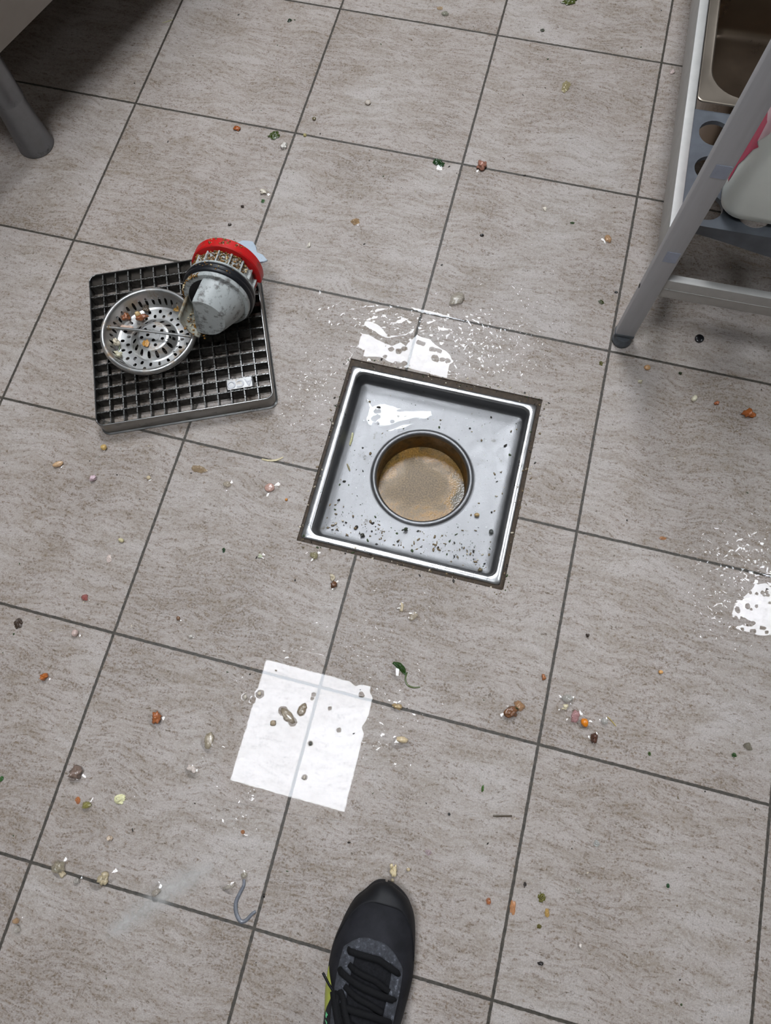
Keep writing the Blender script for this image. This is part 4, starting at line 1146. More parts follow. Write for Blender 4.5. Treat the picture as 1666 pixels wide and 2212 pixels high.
def grit():
    """fine crumbs and specks too many to count"""
    rnd = random.Random(3)
    V, Fc, mi = [], [], []
    ico = bmesh.new(); bmesh.ops.create_icosphere(ico, subdivisions=1, radius=1.0)
    iv = [v.co.copy() for v in ico.verts]; fi = [[v.index for v in f.verts] for f in ico.faces]
    def speck(x, y, z, r, m):
        n0 = len(V); a = rnd.uniform(0, 6); ca, sa = math.cos(a), math.sin(a)
        ex, ey, ez = r * rnd.uniform(.8, 1.7), r * rnd.uniform(.5, 1), r * rnd.uniform(.22, .5)
        for c in iv:
            q = 1 + .35 * nz(c.x * 1.7 + n0, c.y * 1.7, c.z * 1.7)
            lx, ly = c.x * ex * q, c.y * ey * q
            V.append((x + lx * ca - ly * sa, y + lx * sa + ly * ca, z + (c.z * q + .8) * ez))
        for f in fi:
            Fc.append([n0 + k for k in f]); mi.append(m)
    n = 0
    while n < 620:
        x, y = rnd.uniform(-0.2, 1.2), rnd.uniform(-1.66, 0.15)
        n += 1
        if HX0 - .003 < x < HX1 + .003 and HY0 - .003 < y < HY1 + .003: continue
        speck(x, y, 0.0, 0.0005 + 0.0012 * rnd.random() ** 2.5, rnd.choices((0, 1, 2, 3), (4, 2, 3, 2))[0])
    # grit along the drain joint
    for _ in range(380):
        k = rnd.random() * 4; e = rnd.gauss(0, .005)
        f = k % 1
        x, y = [(HX0 + e, HY0 + (HY1 - HY0) * f), (HX1 + e, HY0 + (HY1 - HY0) * f), (HX0 + (HX1 - HX0) * f, HY0 + e), (HX0 + (HX1 - HX0) * f, HY1 + e)][int(k)]
        z = 0.0 if not (HX0 < x < HX1 and HY0 < y < HY1) else (-0.002 if not (0.515 < x < 0.8085 and -1.0042 < y < -0.717) else 0.0006)
        speck(x, y, z, 0.0006 + 0.0014 * rnd.random() ** 2.5, rnd.choices((0, 1, 2, 3), (3, 1, 4, 3))[0])
    # grit in the tray, mostly on the near side
    for _ in range(620):
        x, y = rnd.uniform(0.538, 0.790), rnd.choice((rnd.gauss(-0.965, .018), rnd.uniform(-0.98, -0.735)))
        if math.hypot(x - DCX, y - DCY) < 0.084 or y < -0.981 or y > -.735: continue
        speck(x, y, tray_surf(x, y) - .0002, 0.0005 + 0.0018 * rnd.random() ** 3, rnd.choices((0, 1, 2, 3), (3, 1, 4, 1))[0])
    me = bpy.data.meshes.new('grit')
    me.from_pydata(V, [], Fc)
    o = link_mesh('grit', me, [food((40, 34, 28)), food((52, 70, 28)), food((122, 104, 76)), food((212, 200, 178))], None, True)
    me.polygons.foreach_set('material_index', mi)
    tag(o, 'fine food crumbs and specks strewn over tiles and drain', 'food crumbs', None, 'stuff')
grit()

# ---------------------------------------------------------------- single pieces of spilled food and litter
def lump(name, x, y, z, sx, sy, sz, rot, col, seed, clear=False, rough=0.5, sub=3, parts=1):
    bm = bmesh.new()
    rnd = random.Random(seed)
    for p in range(parts):
        ox, oy = (0, 0) if parts == 1 else (rnd.uniform(-.6, .6) * sx, rnd.uniform(-.6, .6) * sy)
        k = 1.0 if parts == 1 else rnd.uniform(.22, .5)
        r = bmesh.ops.create_icosphere(bm, subdivisions=sub if parts == 1 else 2, radius=1.0)
        for v in r['verts']:
            c = v.co.copy()
            q = 1 + rough * (nz(c.x * 1.3 + seed * 3.1 + p * 5, c.y * 1.3, c.z * 1.3 + seed) + .55 * nz(c.x * 3.1, c.y * 3.1 + seed, c.z * 3.1) + .3 * nz(c.x * 6.5, c.y * 6.5, c.z * 6.5 + seed))
            v.co = Vector((ox + c.x * sx * k * q, oy + c.y * sy * k * q, max(c.z, -0.55) * sz * k * q + .55 * sz * k))
    lo = min(v.co.z for v in bm.verts)
    for v in bm.verts: v.co.z -= lo
    o = bm_obj(name, bm, food(col, clear), None, smooth=True)
    o.location = (x, y, z + 0.0001); o.rotation_euler = (0, 0, rot)
    return o

def leaf(name, x, y, z, sx, sy, rot, col, seed, curl=0.0015, strip=False, clear=False):
    n = 40
    us = np.linspace(-1.25, 1.25, n); vs = np.linspace(-1.25, 1.25, n)
    F = np.empty((n, n))
    for i, u in enumerate(us):
        for j, v in enumerate(vs):
            vv = v - (0.45 * math.sin(u * 2.2 + seed) if strip else 0)
            wid = (1 - .35 * abs(u)) if strip else 1
            F[i, j] = 1 - math.hypot(u, vv / max(.15, wid)) + (.16 if strip else .38) * fbm(u * 1.6 + seed * 7, v * 1.6, seed, 3)
    V, f = contour(F, us, vs, lambda u, v, q: (u * sx, v * sy, curl * (1.0 + 1.1 * fbm(u * 1.5 + seed, v * 1.5, seed * 2.0, 3)) * min(1, .25 + q)))
    lo = min(v[2] for v in V)
    V = [(a, b, c - lo) for a, b, c in V]
    o = mesh_obj(name, V, f, food(col, clear), None, smooth=True)
    m = o.modifiers.new('thickness', 'SOLIDIFY'); m.thickness = 0.0004; m.offset = 1
    o.location = (x, y, z + 0.0003); o.rotation_euler = (0, 0, rot)
    return o

def strand(name, pts, r, col, clear=False, flat=.6):
    P = []
    pts = [Vector(p) for p in pts]
    for i in range(len(pts) - 1):
        p0, p1, p2, p3 = pts[max(i - 1, 0)], pts[i], pts[i + 1], pts[min(i + 2, len(pts) - 1)]
        for k in range(8):
            u = k / 8
            P.append(0.5 * ((2 * p1) + (p2 - p0) * u + (2 * p0 - 5 * p1 + 4 * p2 - p3) * u * u + (3 * p1 - p0 - 3 * p2 + p3) * u ** 3))
    P.append(pts[-1])
    c = P[len(P) // 2].copy(); c.z = 0
    o = tube_obj(name, [p - c + Vector((0, 0, r * flat)) for p in P], [r * (.45 + .55 * math.sin(PI * min(1, .12 + .76 * i / (len(P) - 1)))) for i in range(len(P))], food(col, clear), None, 8, flat)
    o.location = c
    return o

# kind, name, category, x, y, z, half sizes (m), turn, colour, label
DEBRIS = [
    ('lump', 'food_scrap', 'food scrap', 0.1967, -0.3147, 0.0, 0.00624, 0.00401, 0.002, -0.384, (168, 92, 44), 'small rust orange seed lying left of a dark green leaf bit, far left tile'),
    ('leaf', 'leaf_piece', 'leaf', 0.2658, -0.3136, 0.0, 0.00972, 0.00796, 0.0025, 1.1, (58, 72, 20), 'dark olive green leaf bit beside the tile joint crossing, nearest the white crumb'),
    ('lump', 'food_scrap', 'food scrap', 0.2895, -0.3331, 0.0, 0.00525, 0.00657, 0.0025, 0.401, (222, 216, 206), 'white crumb just below the olive green leaf bit by the joint crossing'),
    ('smooth', 'food_scrap', 'food scrap', 0.3243, -0.2633, 0.0, 0.00357, 0.00357, 0.0025, 0.227, (112, 100, 70), 'tiny olive brown bead right of the far joint crossing'),
    ('smooth', 'food_scrap', 'food scrap', 0.3183, -0.3016, 0.0, 0.00309, 0.00309, 0.0022, 0.227, (176, 164, 110), 'tiny yellowish bead sitting on the joint right of the olive leaf bit'),
    ('leaf', 'leaf_piece', 'leaf', 0.561, -0.3074, 0, 0.01154, 0.00727, 0.0035, -0.471, (26, 60, 18), 'dark green crumpled leaf bit just left of the joint crossing beside the pink scrap'),
    ('clearleaf', 'food_scrap', 'food scrap', 0.4517, -0.4574, 0, 0.00739, 0.00657, 0.0025, 0.576, (186, 146, 92), 'tan translucent soft scrap in the middle of the tile right of the odour trap'),
    ('lump', 'food_scrap', 'food scrap', 0.2827, -0.4346, 0, 0.00549, 0.0038, 0.0025, -0.122, (236, 226, 206), 'white crumb on the joint above the pale blue trap tab'),
    ('leaf', 'leaf_piece', 'leaf', 0.2873, -0.4522, 0.0, 0.00252, 0.0042, 0.0012, 0.227, (44, 84, 30), 'small green leaf fleck just below the white crumb above the trap'),
    ('lump', 'food_scrap', 'food scrap', 0.2569, -0.471, 0.0, 0.00293, 0.00251, 0.0015, 0.227, (58, 44, 34), 'small dark brown fleck above the red clip of the trap'),
    ('smooth', 'food_scrap', 'food scrap', 0.4078, -0.2069, 0.0, 0.00541, 0.00541, 0.003, 0.227, (196, 184, 170), 'pale pearl bead alone on the tile above the dark green leaf'),
    ('lump', 'food_scrap', 'food scrap', 0.3887, -0.5194, 0.0, 0.00243, 0.00485, 0.0015, -0.122, (230, 222, 206), 'thin white sliver on the tile right of the pale blue trap tab'),
    ('lump', 'food_scrap', 'food scrap', 0.2153, -0.0492, 0.0, 0.00389, 0.00292, 0.0015, 0.75, (30, 50, 24), 'dark fleck near the top joint, far tile in the middle'),
    ('lump', 'food_scrap', 'food scrap', 0.2475, -0.5109, 0.0, 0.00248, 0.00207, 0.0015, 0.227, (58, 44, 34), 'dark brown fleck just above the left end of the red clip'),
    ('leaf', 'leaf_piece', 'leaf', 0.7138, 0.1101, 0.0, 0.01262, 0.00728, 0.002, 0.576, (66, 74, 18), 'olive green leaf bit cut off by the top edge of the photo'),
    ('lump', 'food_scrap', 'food scrap', 0.633, -0.2988, 0, 0.00808, 0.00723, 0.005, 0.576, (172, 120, 100), 'pink brown meat scrap on the joint right of the dark green leaf'),
    ('clearleaf', 'food_scrap', 'food scrap', 0.7424, -0.0931, 0.0, 0.00678, 0.01445, 0.002, -0.122, (176, 162, 112), 'long yellowish translucent shred on the tile left of the steel pan'),
    ('clear', 'food_scrap', 'food scrap', 0.8651, -0.3955, 0, 0.0052, 0.00679, 0.003, 0.401, (206, 158, 104), 'amber translucent scrap on the tile nearest the rack post'),
    ('leaf', 'leaf_piece', 'leaf', 0.803, -0.3773, 0.0, 0.00324, 0.00203, 0.001, 0.227, (48, 72, 28), 'green fleck left of the amber translucent scrap'),
    ('clear', 'food_scrap', 'food scrap', 0.4951, 0.0296, 0.0, 0.00629, 0.00484, 0.0025, 0.227, (150, 150, 130), 'grey translucent bead near the top joint of the photo'),
    ('clearleaf', 'food_scrap', 'food scrap', 0.4827, 0.0411, 0.0, 0.00535, 0.00389, 0.0015, 0.227, (190, 160, 118), 'tan smear of food above the grey translucent bead'),
    ('cluster', 'food_scrap', 'food scrap', 0.7535, -0.3612, 0.0, 0.0041, 0.00492, 0.003, 0.227, (226, 216, 200), 'pair of white crumbs on the tile below the pink meat scrap'),
    ('cluster', 'food_scrap', 'food scrap', 0.9209, -0.0177, 0.0, 0.00455, 0.00592, 0.0035, 0.227, (206, 186, 180), 'pinkish white crumb beside the rack rail, on the narrow strip of tile'),
    ('lump', 'food_scrap', 'food scrap', 0.6627, -0.4355, 0.0, 0.00282, 0.00202, 0.0015, 0.227, (26, 24, 22), 'black fleck on the tile above the onion curl'),
    ('leaf', 'leaf_piece', 'leaf', 0.6781, 0.0293, 0.0, 0.00379, 0.00332, 0.0012, 0.227, (44, 48, 20), 'dark olive fleck near the top right joint'),
    ('clear', 'food_scrap', 'food scrap', 0.6498, -0.5648, 0, 0.00923, 0.01231, 0.004, -0.646, (198, 188, 170), 'curled clear onion scrap between the joint and the wet streaks beyond the drain'),
    ('leaf', 'leaf_piece', 'leaf', 0.8737, -0.5161, 0.0, 0.00458, 0.00305, 0.001, -0.297, (58, 62, 24), 'olive leaf fleck left of the rack foot'),
    ('lump', 'food_scrap', 'food scrap', 0.8937, -0.4929, 0.0, 0.00269, 0.00154, 0.0012, 0.227, (26, 24, 22), 'black crumb at the joint just left of the rack post'),
    ('smooth', 'food_scrap', 'food scrap', 0.1285, -0.9831, 0, 0.00809, 0.00422, 0.004, 0.576, (214, 176, 136), 'beige orange oblong chunk on the tile below the grate, left of all'),
    ('smooth', 'food_scrap', 'food scrap', 0.1865, -0.9412, 0, 0.00461, 0.00461, 0.0045, 0.227, (206, 172, 106), 'yellow tan bead just below the lower left corner of the grate'),
    ('lump', 'food_scrap', 'food scrap', 0.189, -0.992, 0, 0.00452, 0.00382, 0.004, 0.75, (214, 186, 192), 'pale pink cube of food below the beige orange chunk'),
    ('smooth', 'food_scrap', 'food scrap', 0.2692, -0.9708, 0, 0.00312, 0.00312, 0.003, 0.227, (216, 198, 164), 'small cream bead left of the joint below the grate'),
    ('clearleaf', 'food_scrap', 'food scrap', 0.3378, -0.9396, 0.0, 0.0118, 0.00555, 0.0025, -0.035, (176, 148, 108), 'soft tan translucent smear of food right of the joint crossing below the grate'),
    ('clear', 'food_scrap', 'food scrap', 0.3866, -0.9526, 0, 0.00583, 0.00411, 0.003, 0.227, (204, 190, 168), 'pale translucent scrap left of the pink ring shaped scrap'),
    ('smooth', 'food_scrap', 'food scrap', 0.4498, -0.9423, 0, 0.00716, 0.00648, 0.003, 0.227, (196, 158, 144), 'pinkish flat round scrap left of the drain with a bright water rim'),
    ('smooth', 'food_scrap', 'food scrap', 0.4792, -0.9544, 0.0, 0.00203, 0.00203, 0.002, 0.227, (206, 130, 30), 'tiny bright orange bead below the pinkish round scrap'),
    ('smooth', 'food_scrap', 'food scrap', 0.2634, -1.0716, 0.0, 0.00433, 0.00299, 0.0035, -0.122, (216, 204, 160), 'cream yellow bead above the pinkish shell flake, left tile'),
    ('leaf', 'food_scrap', 'food scrap', 0.2555, -1.102, 0.0, 0.00362, 0.00592, 0.002, 0.401, (204, 186, 176), 'pinkish pale shell flake on the left tile'),
    ('clear', 'food_scrap', 'food scrap', 0.2421, -1.163, 0, 0.0045, 0.00418, 0.003, 0.227, (190, 96, 88), 'red pink bead above the long joint at the left'),
    ('leaf', 'food_scrap', 'food scrap', 0.1637, -1.2204, 0.0, 0.00541, 0.00636, 0.0025, 0.576, (62, 46, 34), 'dark brown leaf shaped scrap near the left edge of the photo'),
    ('smooth', 'food_scrap', 'food scrap', 0.248, -1.2133, 0, 0.00441, 0.00504, 0.0045, 0.227, (200, 176, 166), 'pink bean shaped bead just below the long joint at the left'),
    ('leaf', 'leaf_piece', 'leaf', 0.4132, -1.0495, 0.0, 0.00197, 0.00328, 0.0012, 0.227, (26, 58, 24), 'small dark green fleck in the middle of the tile left of the drain'),
    ('cluster', 'food_scrap', 'food scrap', 0.4672, -1.0446, 0, 0.00359, 0.00326, 0.003, 0.227, (206, 210, 180), 'greenish white crumb left of the drain corner'),
    ('smooth', 'food_scrap', 'food scrap', 0.3817, -1.1585, 0, 0.00284, 0.00284, 0.0025, 0.227, (128, 96, 72), 'brown ring shaped bead on the tile above the white reflection'),
    ('smooth', 'food_scrap', 'food scrap', 0.4071, -1.1781, 0, 0.0028, 0.00249, 0.0025, 0.227, (206, 200, 190), 'pale grey bead below the brown ring shaped bead'),
    ('lump', 'food_scrap', 'food scrap', 0.2293, -1.28, 0, 0.00491, 0.0046, 0.005, 0.227, (186, 104, 42), 'orange brown lump on the lower left tile'),
    ('lump', 'food_scrap', 'food scrap', 0.3985, -1.292, 0, 0.00594, 0.00654, 0.006, 0.227, (166, 98, 56), 'orange brown round lump left of the square light reflection'),
    ('clear', 'food_scrap', 'food scrap', 0.4754, -1.303, 0, 0.00526, 0.01051, 0.003, 0.052, (196, 180, 150), 'clear wet blob with an orange top, left of the square light reflection'),
    ('cluster', 'food_scrap', 'food scrap', 0.4645, -1.3417, 0, 0.00748, 0.00575, 0.005, -0.122, (214, 200, 190), 'crumbly pinkish white scrap left of the lower corner of the light reflection'),
    ('lump', 'food_scrap', 'food scrap', 0.3185, -1.3837, 0, 0.00694, 0.00636, 0.006, 0.227, (128, 108, 96), 'brown rough lump beside the joint on the lower left tile'),
    ('clear', 'food_scrap', 'food scrap', 0.3153, -1.3922, 0, 0.00375, 0.00346, 0.004, 0.227, (190, 172, 160), 'small pale bead touching the brown rough lump'),
    ('clearleaf', 'food_scrap', 'food scrap', 0.332, -1.416, 0.0, 0.00285, 0.00455, 0.002, 0.576, (214, 124, 44), 'orange shred next to the yellow green bead'),
    ('clear', 'food_scrap', 'food scrap', 0.3457, -1.4177, 0, 0.00482, 0.00426, 0.0045, 0.227, (168, 160, 70), 'yellow green glossy bead right of the orange shred'),
    ('leaf', 'food_scrap', 'food scrap', 0.3847, -1.4008, 0.0, 0.00767, 0.00568, 0.0035, 0.576, (226, 222, 176), 'crumpled pale yellow flake on the lower left tile'),
    ('lump', 'food_scrap', 'food scrap', 0.389, -1.4477, 0.0, 0.00306, 0.00278, 0.0035, 0.227, (212, 190, 166), 'cream crumb below the crumpled pale yellow flake'),
    ('clear', 'food_scrap', 'food scrap', 0.3381, -1.4954, 0, 0.00768, 0.00713, 0.006, 0.227, (190, 178, 152), 'large clear jelly scrap on the joint at lower left'),
    ('cluster', 'food_scrap', 'food scrap', 0.345, -1.5029, 0.0, 0.00492, 0.00492, 0.005, 0.227, (196, 180, 150), 'crumbly beige scrap just below the large clear jelly scrap'),
    ('cluster', 'food_scrap', 'food scrap', 0.3962, -1.493, 0, 0.00925, 0.00925, 0.006, 0.227, (188, 172, 140), 'crumbly cream clump above the joint at lower left'),
    ('clear', 'food_scrap', 'food scrap', 0.3666, -1.5045, 0, 0.00353, 0.00353, 0.004, 0.227, (206, 200, 190), 'clear bead on the joint between two crumbly clumps'),
    ('clear', 'food_scrap', 'food scrap', 0.4683, -1.4918, 0, 0.00537, 0.00349, 0.004, 0.838, (200, 188, 172), 'translucent bead on the joint right of the crumbly cream clump'),
    ('leaf', 'leaf_piece', 'leaf', 0.2233, -1.4163, 0.0, 0.00232, 0.0029, 0.0015, 0.227, (44, 88, 30), 'bright green leaf fleck cut off by the left edge of the photo'),
    ('clearleaf', 'food_scrap', 'food scrap', 0.5532, -1.3982, 0.0, 0.00276, 0.00194, 0.0015, -0.297, (206, 126, 50), 'orange fleck below the lower left corner of the light reflection'),
    ('clear', 'food_scrap', 'food scrap', 0.3091, -1.5656, 0, 0.00374, 0.00321, 0.004, 0.227, (216, 172, 122), 'orange cream scrap in the lower left corner of the photo'),
    ('clear', 'food_scrap', 'food scrap', 0.3139, -1.5739, 0.0, 0.00372, 0.00425, 0.004, 0.227, (196, 188, 176), 'clear jelly scrap under the orange cream scrap, lower left corner'),
    ('clear', 'food_scrap', 'food scrap', 0.5686, -1.247, 0.0, 0.01121, 0.0056, 0.0022, -0.506, (178, 160, 132), 'long tan gel blob inside the square light reflection'),
    ('clear', 'food_scrap', 'food scrap', 0.585, -1.2342, 0.0, 0.00503, 0.00799, 0.0022, -0.209, (172, 152, 122), 'short tan gel blob right of the long one inside the light reflection'),
    ('smooth', 'food_scrap', 'food scrap', 0.5518, -1.2605, 0.0, 0.00353, 0.00353, 0.0018, 0.227, (168, 150, 124), 'round tan dot left of the long gel blob inside the light reflection'),
    ('smooth', 'food_scrap', 'food scrap', 0.6078, -1.273, 0.0, 0.00203, 0.00261, 0.002, 0.227, (90, 92, 84), 'dark grey speck on the joint in the middle of the light reflection'),
    ('smooth', 'food_scrap', 'food scrap', 0.6119, -1.3159, 0.0, 0.00199, 0.00256, 0.0022, 0.227, (190, 180, 164), 'pale bead near the lower edge of the light reflection'),
    ('smooth', 'food_scrap', 'food scrap', 0.523, -1.2287, 0.0, 0.0024, 0.00269, 0.003, 0.227, (216, 204, 180), 'cream bead in the notch of the light reflection, its upper left edge'),
    ('smooth', 'food_scrap', 'food scrap', 0.5059, -1.2374, 0.0, 0.00209, 0.00299, 0.003, 0.227, (214, 204, 186), 'cream bead just outside the upper left edge of the light reflection'),
    ('clear', 'food_scrap', 'food scrap', 0.5423, -1.026, 0, 0.00585, 0.00488, 0.003, 0.227, (170, 160, 112), 'yellowish clear droplet shaped scrap below the left drain corner'),
    ('lump', 'food_scrap', 'food scrap', 0.5814, -1.06, 0, 0.00415, 0.00383, 0.004, 0.227, (112, 74, 48), 'brown crumb at the joint below the drain'),
    ('cluster', 'food_scrap', 'food scrap', 0.5768, -1.0508, 0.0, 0.00384, 0.00577, 0.003, 0.227, (196, 182, 156), 'pale crumbs just above the brown crumb below the drain'),
    ('cluster', 'food_scrap', 'food scrap', 0.6817, -1.0669, 0, 0.00313, 0.00815, 0.003, 0.227, (204, 186, 154), 'column of pale crumbs on the tile below the drain'),
    ('clear', 'food_scrap', 'food scrap', 0.7006, -1.0762, 0, 0.00436, 0.00623, 0.003, -0.297, (206, 190, 164), 'clear pale scrap right of the column of pale crumbs'),
    ('strip', 'leaf_piece', 'leaf', 0.6993, -1.1488, 0, 0.01207, 0.00453, 0.003, -0.506, (38, 70, 16), 'dark green leaf piece on the tile between drain and light reflection'),
    ('lump', 'food_scrap', 'food scrap', 0.7084, -1.1987, 0, 0.0059, 0.00295, 0.003, -0.035, (186, 160, 116), 'beige fibrous scrap lying across the joint right of the light reflection'),
    ('smooth', 'food_scrap', 'food scrap', 0.7246, -1.2385, 0, 0.0081, 0.00434, 0.0055, 0.087, (224, 202, 164), 'cream bean right of the light reflection, with a bright crescent of water'),
    ('lump', 'food_scrap', 'food scrap', 0.856, -1.1693, 0, 0.00761, 0.00614, 0.006, 0.75, (122, 82, 54), 'dark red brown meat scrap at the joint, beside the tan scrap'),
    ('clear', 'food_scrap', 'food scrap', 0.8663, -1.1581, 0.0, 0.00646, 0.00705, 0.004, 0.75, (190, 140, 90), 'tan orange glossy scrap touching the red brown meat scrap'),
    ('leaf', 'leaf_piece', 'leaf', 0.8624, -1.1629, 0.003, 0.00322, 0.00234, 0.0055, -0.297, (36, 60, 22), 'green leaf bit between the red brown and tan scraps'),
    ('lump', 'food_scrap', 'food scrap', 0.8906, -1.1133, 0.0, 0.00239, 0.00358, 0.002, 0.227, (160, 98, 52), 'orange brown crumb beside the joint above the meat scraps'),
    ('smooth', 'food_scrap', 'food scrap', 0.9605, -0.6156, 0.0, 0.00509, 0.00436, 0.003, 0.227, (206, 160, 112), 'tan orange bead below the rack foot'),
    ('lump', 'food_scrap', 'food scrap', 1.0105, -0.6134, 0.0, 0.00253, 0.00181, 0.0015, 0.227, (40, 52, 22), 'dark green crumb right of the tan orange bead'),
    ('smooth', 'food_scrap', 'food scrap', 1.0363, -0.6515, 0.0, 0.00604, 0.00391, 0.004, 1.187, (224, 216, 190), 'white seed on the tile below the rack cross bar'),
    ('lump', 'food_scrap', 'food scrap', 1.0703, -0.6513, 0.0, 0.00318, 0.00283, 0.0025, 0.227, (170, 96, 52), 'small orange brown crumb right of the white seed'),
    ('lump', 'food_scrap', 'food scrap', 1.1186, -0.6593, 0.0, 0.00736, 0.00526, 0.005, 0.052, (172, 96, 44), 'orange brown chunk near the right edge, below the rack'),
    ('leaf', 'leaf_piece', 'leaf', 0.8903, -0.6243, 0.0, 0.00256, 0.00365, 0.0012, 0.227, (90, 84, 30), 'olive fleck beside the joint left of the rack foot bead'),
    ('clearleaf', 'food_scrap', 'food scrap', 1.0202, -0.881, 0.0, 0.00486, 0.00227, 0.001, 0.227, (206, 140, 84), 'flat orange smear of food above the right hand joint'),
    ('lump', 'food_scrap', 'food scrap', 0.953, -0.6427, 0.0, 0.00288, 0.00252, 0.0025, 0.227, (216, 208, 180), 'small white crumb left of the white seed'),
    ('smooth', 'food_scrap', 'food scrap', 0.9535, -1.158, 0, 0.00493, 0.0058, 0.0055, 0.489, (226, 132, 26), 'bright orange lump on the lower right tile'),
    ('clear', 'food_scrap', 'food scrap', 0.9404, -1.1535, 0, 0.00524, 0.00757, 0.0035, -0.122, (206, 150, 150), 'pink onion shred left of the bright orange lump'),
    ('clear', 'food_scrap', 'food scrap', 0.9269, -1.1329, 0, 0.00706, 0.00471, 0.0035, 0.227, (196, 192, 182), 'clear jelly scrap above the cream crumbs, lower right tile'),
    ('cluster', 'food_scrap', 'food scrap', 0.9251, -1.1444, 0, 0.00586, 0.00439, 0.003, 0.576, (216, 204, 170), 'cream crumbs below the clear jelly scrap, lower right tile'),
    ('clear', 'food_scrap', 'food scrap', 0.9787, -1.1498, 0, 0.00406, 0.00377, 0.004, 0.227, (214, 212, 204), 'white clear bead right of the bright orange lump'),
    ('lump', 'food_scrap', 'food scrap', 0.9685, -1.1741, 0, 0.00345, 0.00546, 0.0045, 0.052, (90, 60, 46), 'dark red brown pointed scrap below the bright orange lump'),
    ('smooth', 'food_scrap', 'food scrap', 1.0422, -1.0682, 0, 0.00328, 0.00268, 0.0025, 0.227, (220, 164, 96), 'pale orange bead alone on the right tile'),
    ('leaf', 'leaf_piece', 'leaf', 1.0423, -1.1756, 0.0, 0.00171, 0.00227, 0.0012, 0.227, (62, 84, 24), 'small green fleck above the lower right joint'),
    ('leaf', 'leaf_piece', 'leaf', 1.1488, -1.1503, 0.0, 0.00284, 0.00255, 0.0015, 0.227, (44, 78, 26), 'green leaf fleck near the right edge above the joint'),
    ('clear', 'food_scrap', 'food scrap', 1.1645, -1.1351, 0.0, 0.00541, 0.00427, 0.002, -0.122, (126, 118, 96), 'grey brown ring shaped scrap above the green leaf fleck near the right edge'),
    ('lump', 'food_scrap', 'food scrap', 0.9389, -1.0435, 0.0, 0.00214, 0.00214, 0.0025, 0.227, (56, 42, 32), 'dark brown crumb on the tile below and right of the drain'),
    ('clearleaf', 'food_scrap', 'food scrap', 0.993, -1.2991, 0.0, 0.00379, 0.00325, 0.002, -0.297, (206, 206, 200), 'clear flake on the big lower right tile'),
    ('clear', 'food_scrap', 'food scrap', 0.8738, -1.397, 0.0, 0.00316, 0.00368, 0.004, 0.227, (200, 110, 36), 'orange bead left of the joint, right of the shoe toe'),
    ('clearleaf', 'food_scrap', 'food scrap', 0.9046, -1.3964, 0.0, 0.00341, 0.00786, 0.0012, 0.227, (220, 150, 88), 'pale orange smear just right of the joint by the orange bead'),
    ('leaf', 'leaf_piece', 'leaf', 0.9369, -1.3765, 0.0, 0.00447, 0.00474, 0.002, 0.227, (92, 88, 22), 'olive green leaf bit on the lower right tile'),
    ('clear', 'food_scrap', 'food scrap', 0.946, -1.3915, 0.0, 0.00313, 0.00417, 0.003, 0.227, (216, 170, 72), 'yellow bead below the olive green leaf bit'),
    ('leaf', 'leaf_piece', 'leaf', 0.94, -1.4088, 0.0, 0.00259, 0.00233, 0.0015, 0.227, (98, 88, 34), 'small olive fleck below the yellow bead'),
    ('lump', 'food_scrap', 'food scrap', 0.9483, -1.4472, 0.0, 0.00279, 0.00178, 0.0025, 0.227, (34, 30, 28), 'black crumb at the bottom of the lower right tile'),
    ('lump', 'food_scrap', 'food scrap', 0.914, -1.3669, 0.0, 0.00186, 0.00212, 0.0025, 0.227, (46, 38, 34), 'dark round crumb above the olive green leaf bit'),
    ('clearleaf', 'food_scrap', 'food scrap', 0.9799, -1.3573, 0.0, 0.00369, 0.00343, 0.002, 0.227, (200, 192, 180), 'clear crinkled flake right of the olive green leaf bit'),
    ('leaf', 'leaf_piece', 'leaf', 1.086, -1.3246, 0.0, 0.00185, 0.00238, 0.0012, 0.227, (34, 72, 36), 'tiny green fleck right on the lower right tile'),
    ('clearleaf', 'food_scrap', 'food scrap', 0.7889, -1.3621, 0.0, 0.00379, 0.00298, 0.002, -0.122, (206, 184, 186), 'pinkish clear flake above the shoe toe'),
    ('lump', 'food_scrap', 'food scrap', 0.9916, -1.4165, 0.0, 0.00205, 0.00205, 0.0025, 0.227, (226, 216, 206), 'white crumb on the dark stained patch of the lower right tile'),
    ('leaf', 'leaf_piece', 'leaf', 0.8402, -1.271, 0.0, 0.0014, 0.00392, 0.0012, 0.052, (62, 98, 30), 'green sliver beside the joint above the brown stick'),
    ('lump', 'food_scrap', 'food scrap', 0.8046, -1.3117, 0.0, 0.00138, 0.00166, 0.002, 0.227, (26, 24, 24), 'black dot left of the brown stick'),
    ('cluster', 'food_scrap', 'food scrap', 0.751, -1.3922, 0, 0.00537, 0.00806, 0.006, 0.227, (216, 198, 158), 'cream shrimp shaped crumbs just in front of the shoe toe'),
    ('smooth', 'food_scrap', 'food scrap', 0.7528, -1.4042, 0.0, 0.00214, 0.0024, 0.003, 0.227, (196, 180, 150), 'grey cream bead touching the shoe toe'),
    ('smooth', 'food_scrap', 'food scrap', 0.7691, -1.3875, 0, 0.00242, 0.00215, 0.003, 0.227, (206, 186, 150), 'small tan bead right of the cream shrimp shaped crumbs'),
    ('clear', 'food_scrap', 'food scrap', 0.5701, -1.4454, 0, 0.00378, 0.00324, 0.003, 0.227, (190, 180, 160), 'clear bead above the bent plastic strip'),
    ('clear', 'food_scrap', 'food scrap', 0.5554, -1.4628, 0, 0.00698, 0.00268, 0.002, 0.576, (200, 190, 176), 'clear flat scrap left of the bent plastic strip'),
    ('smooth', 'food_scrap', 'food scrap', 0.7827, -0.9216, -0.031, 0.0036, 0.00393, 0.004, 0.227, (84, 86, 82), 'dark grey grain on the near right part of the drain tray'),
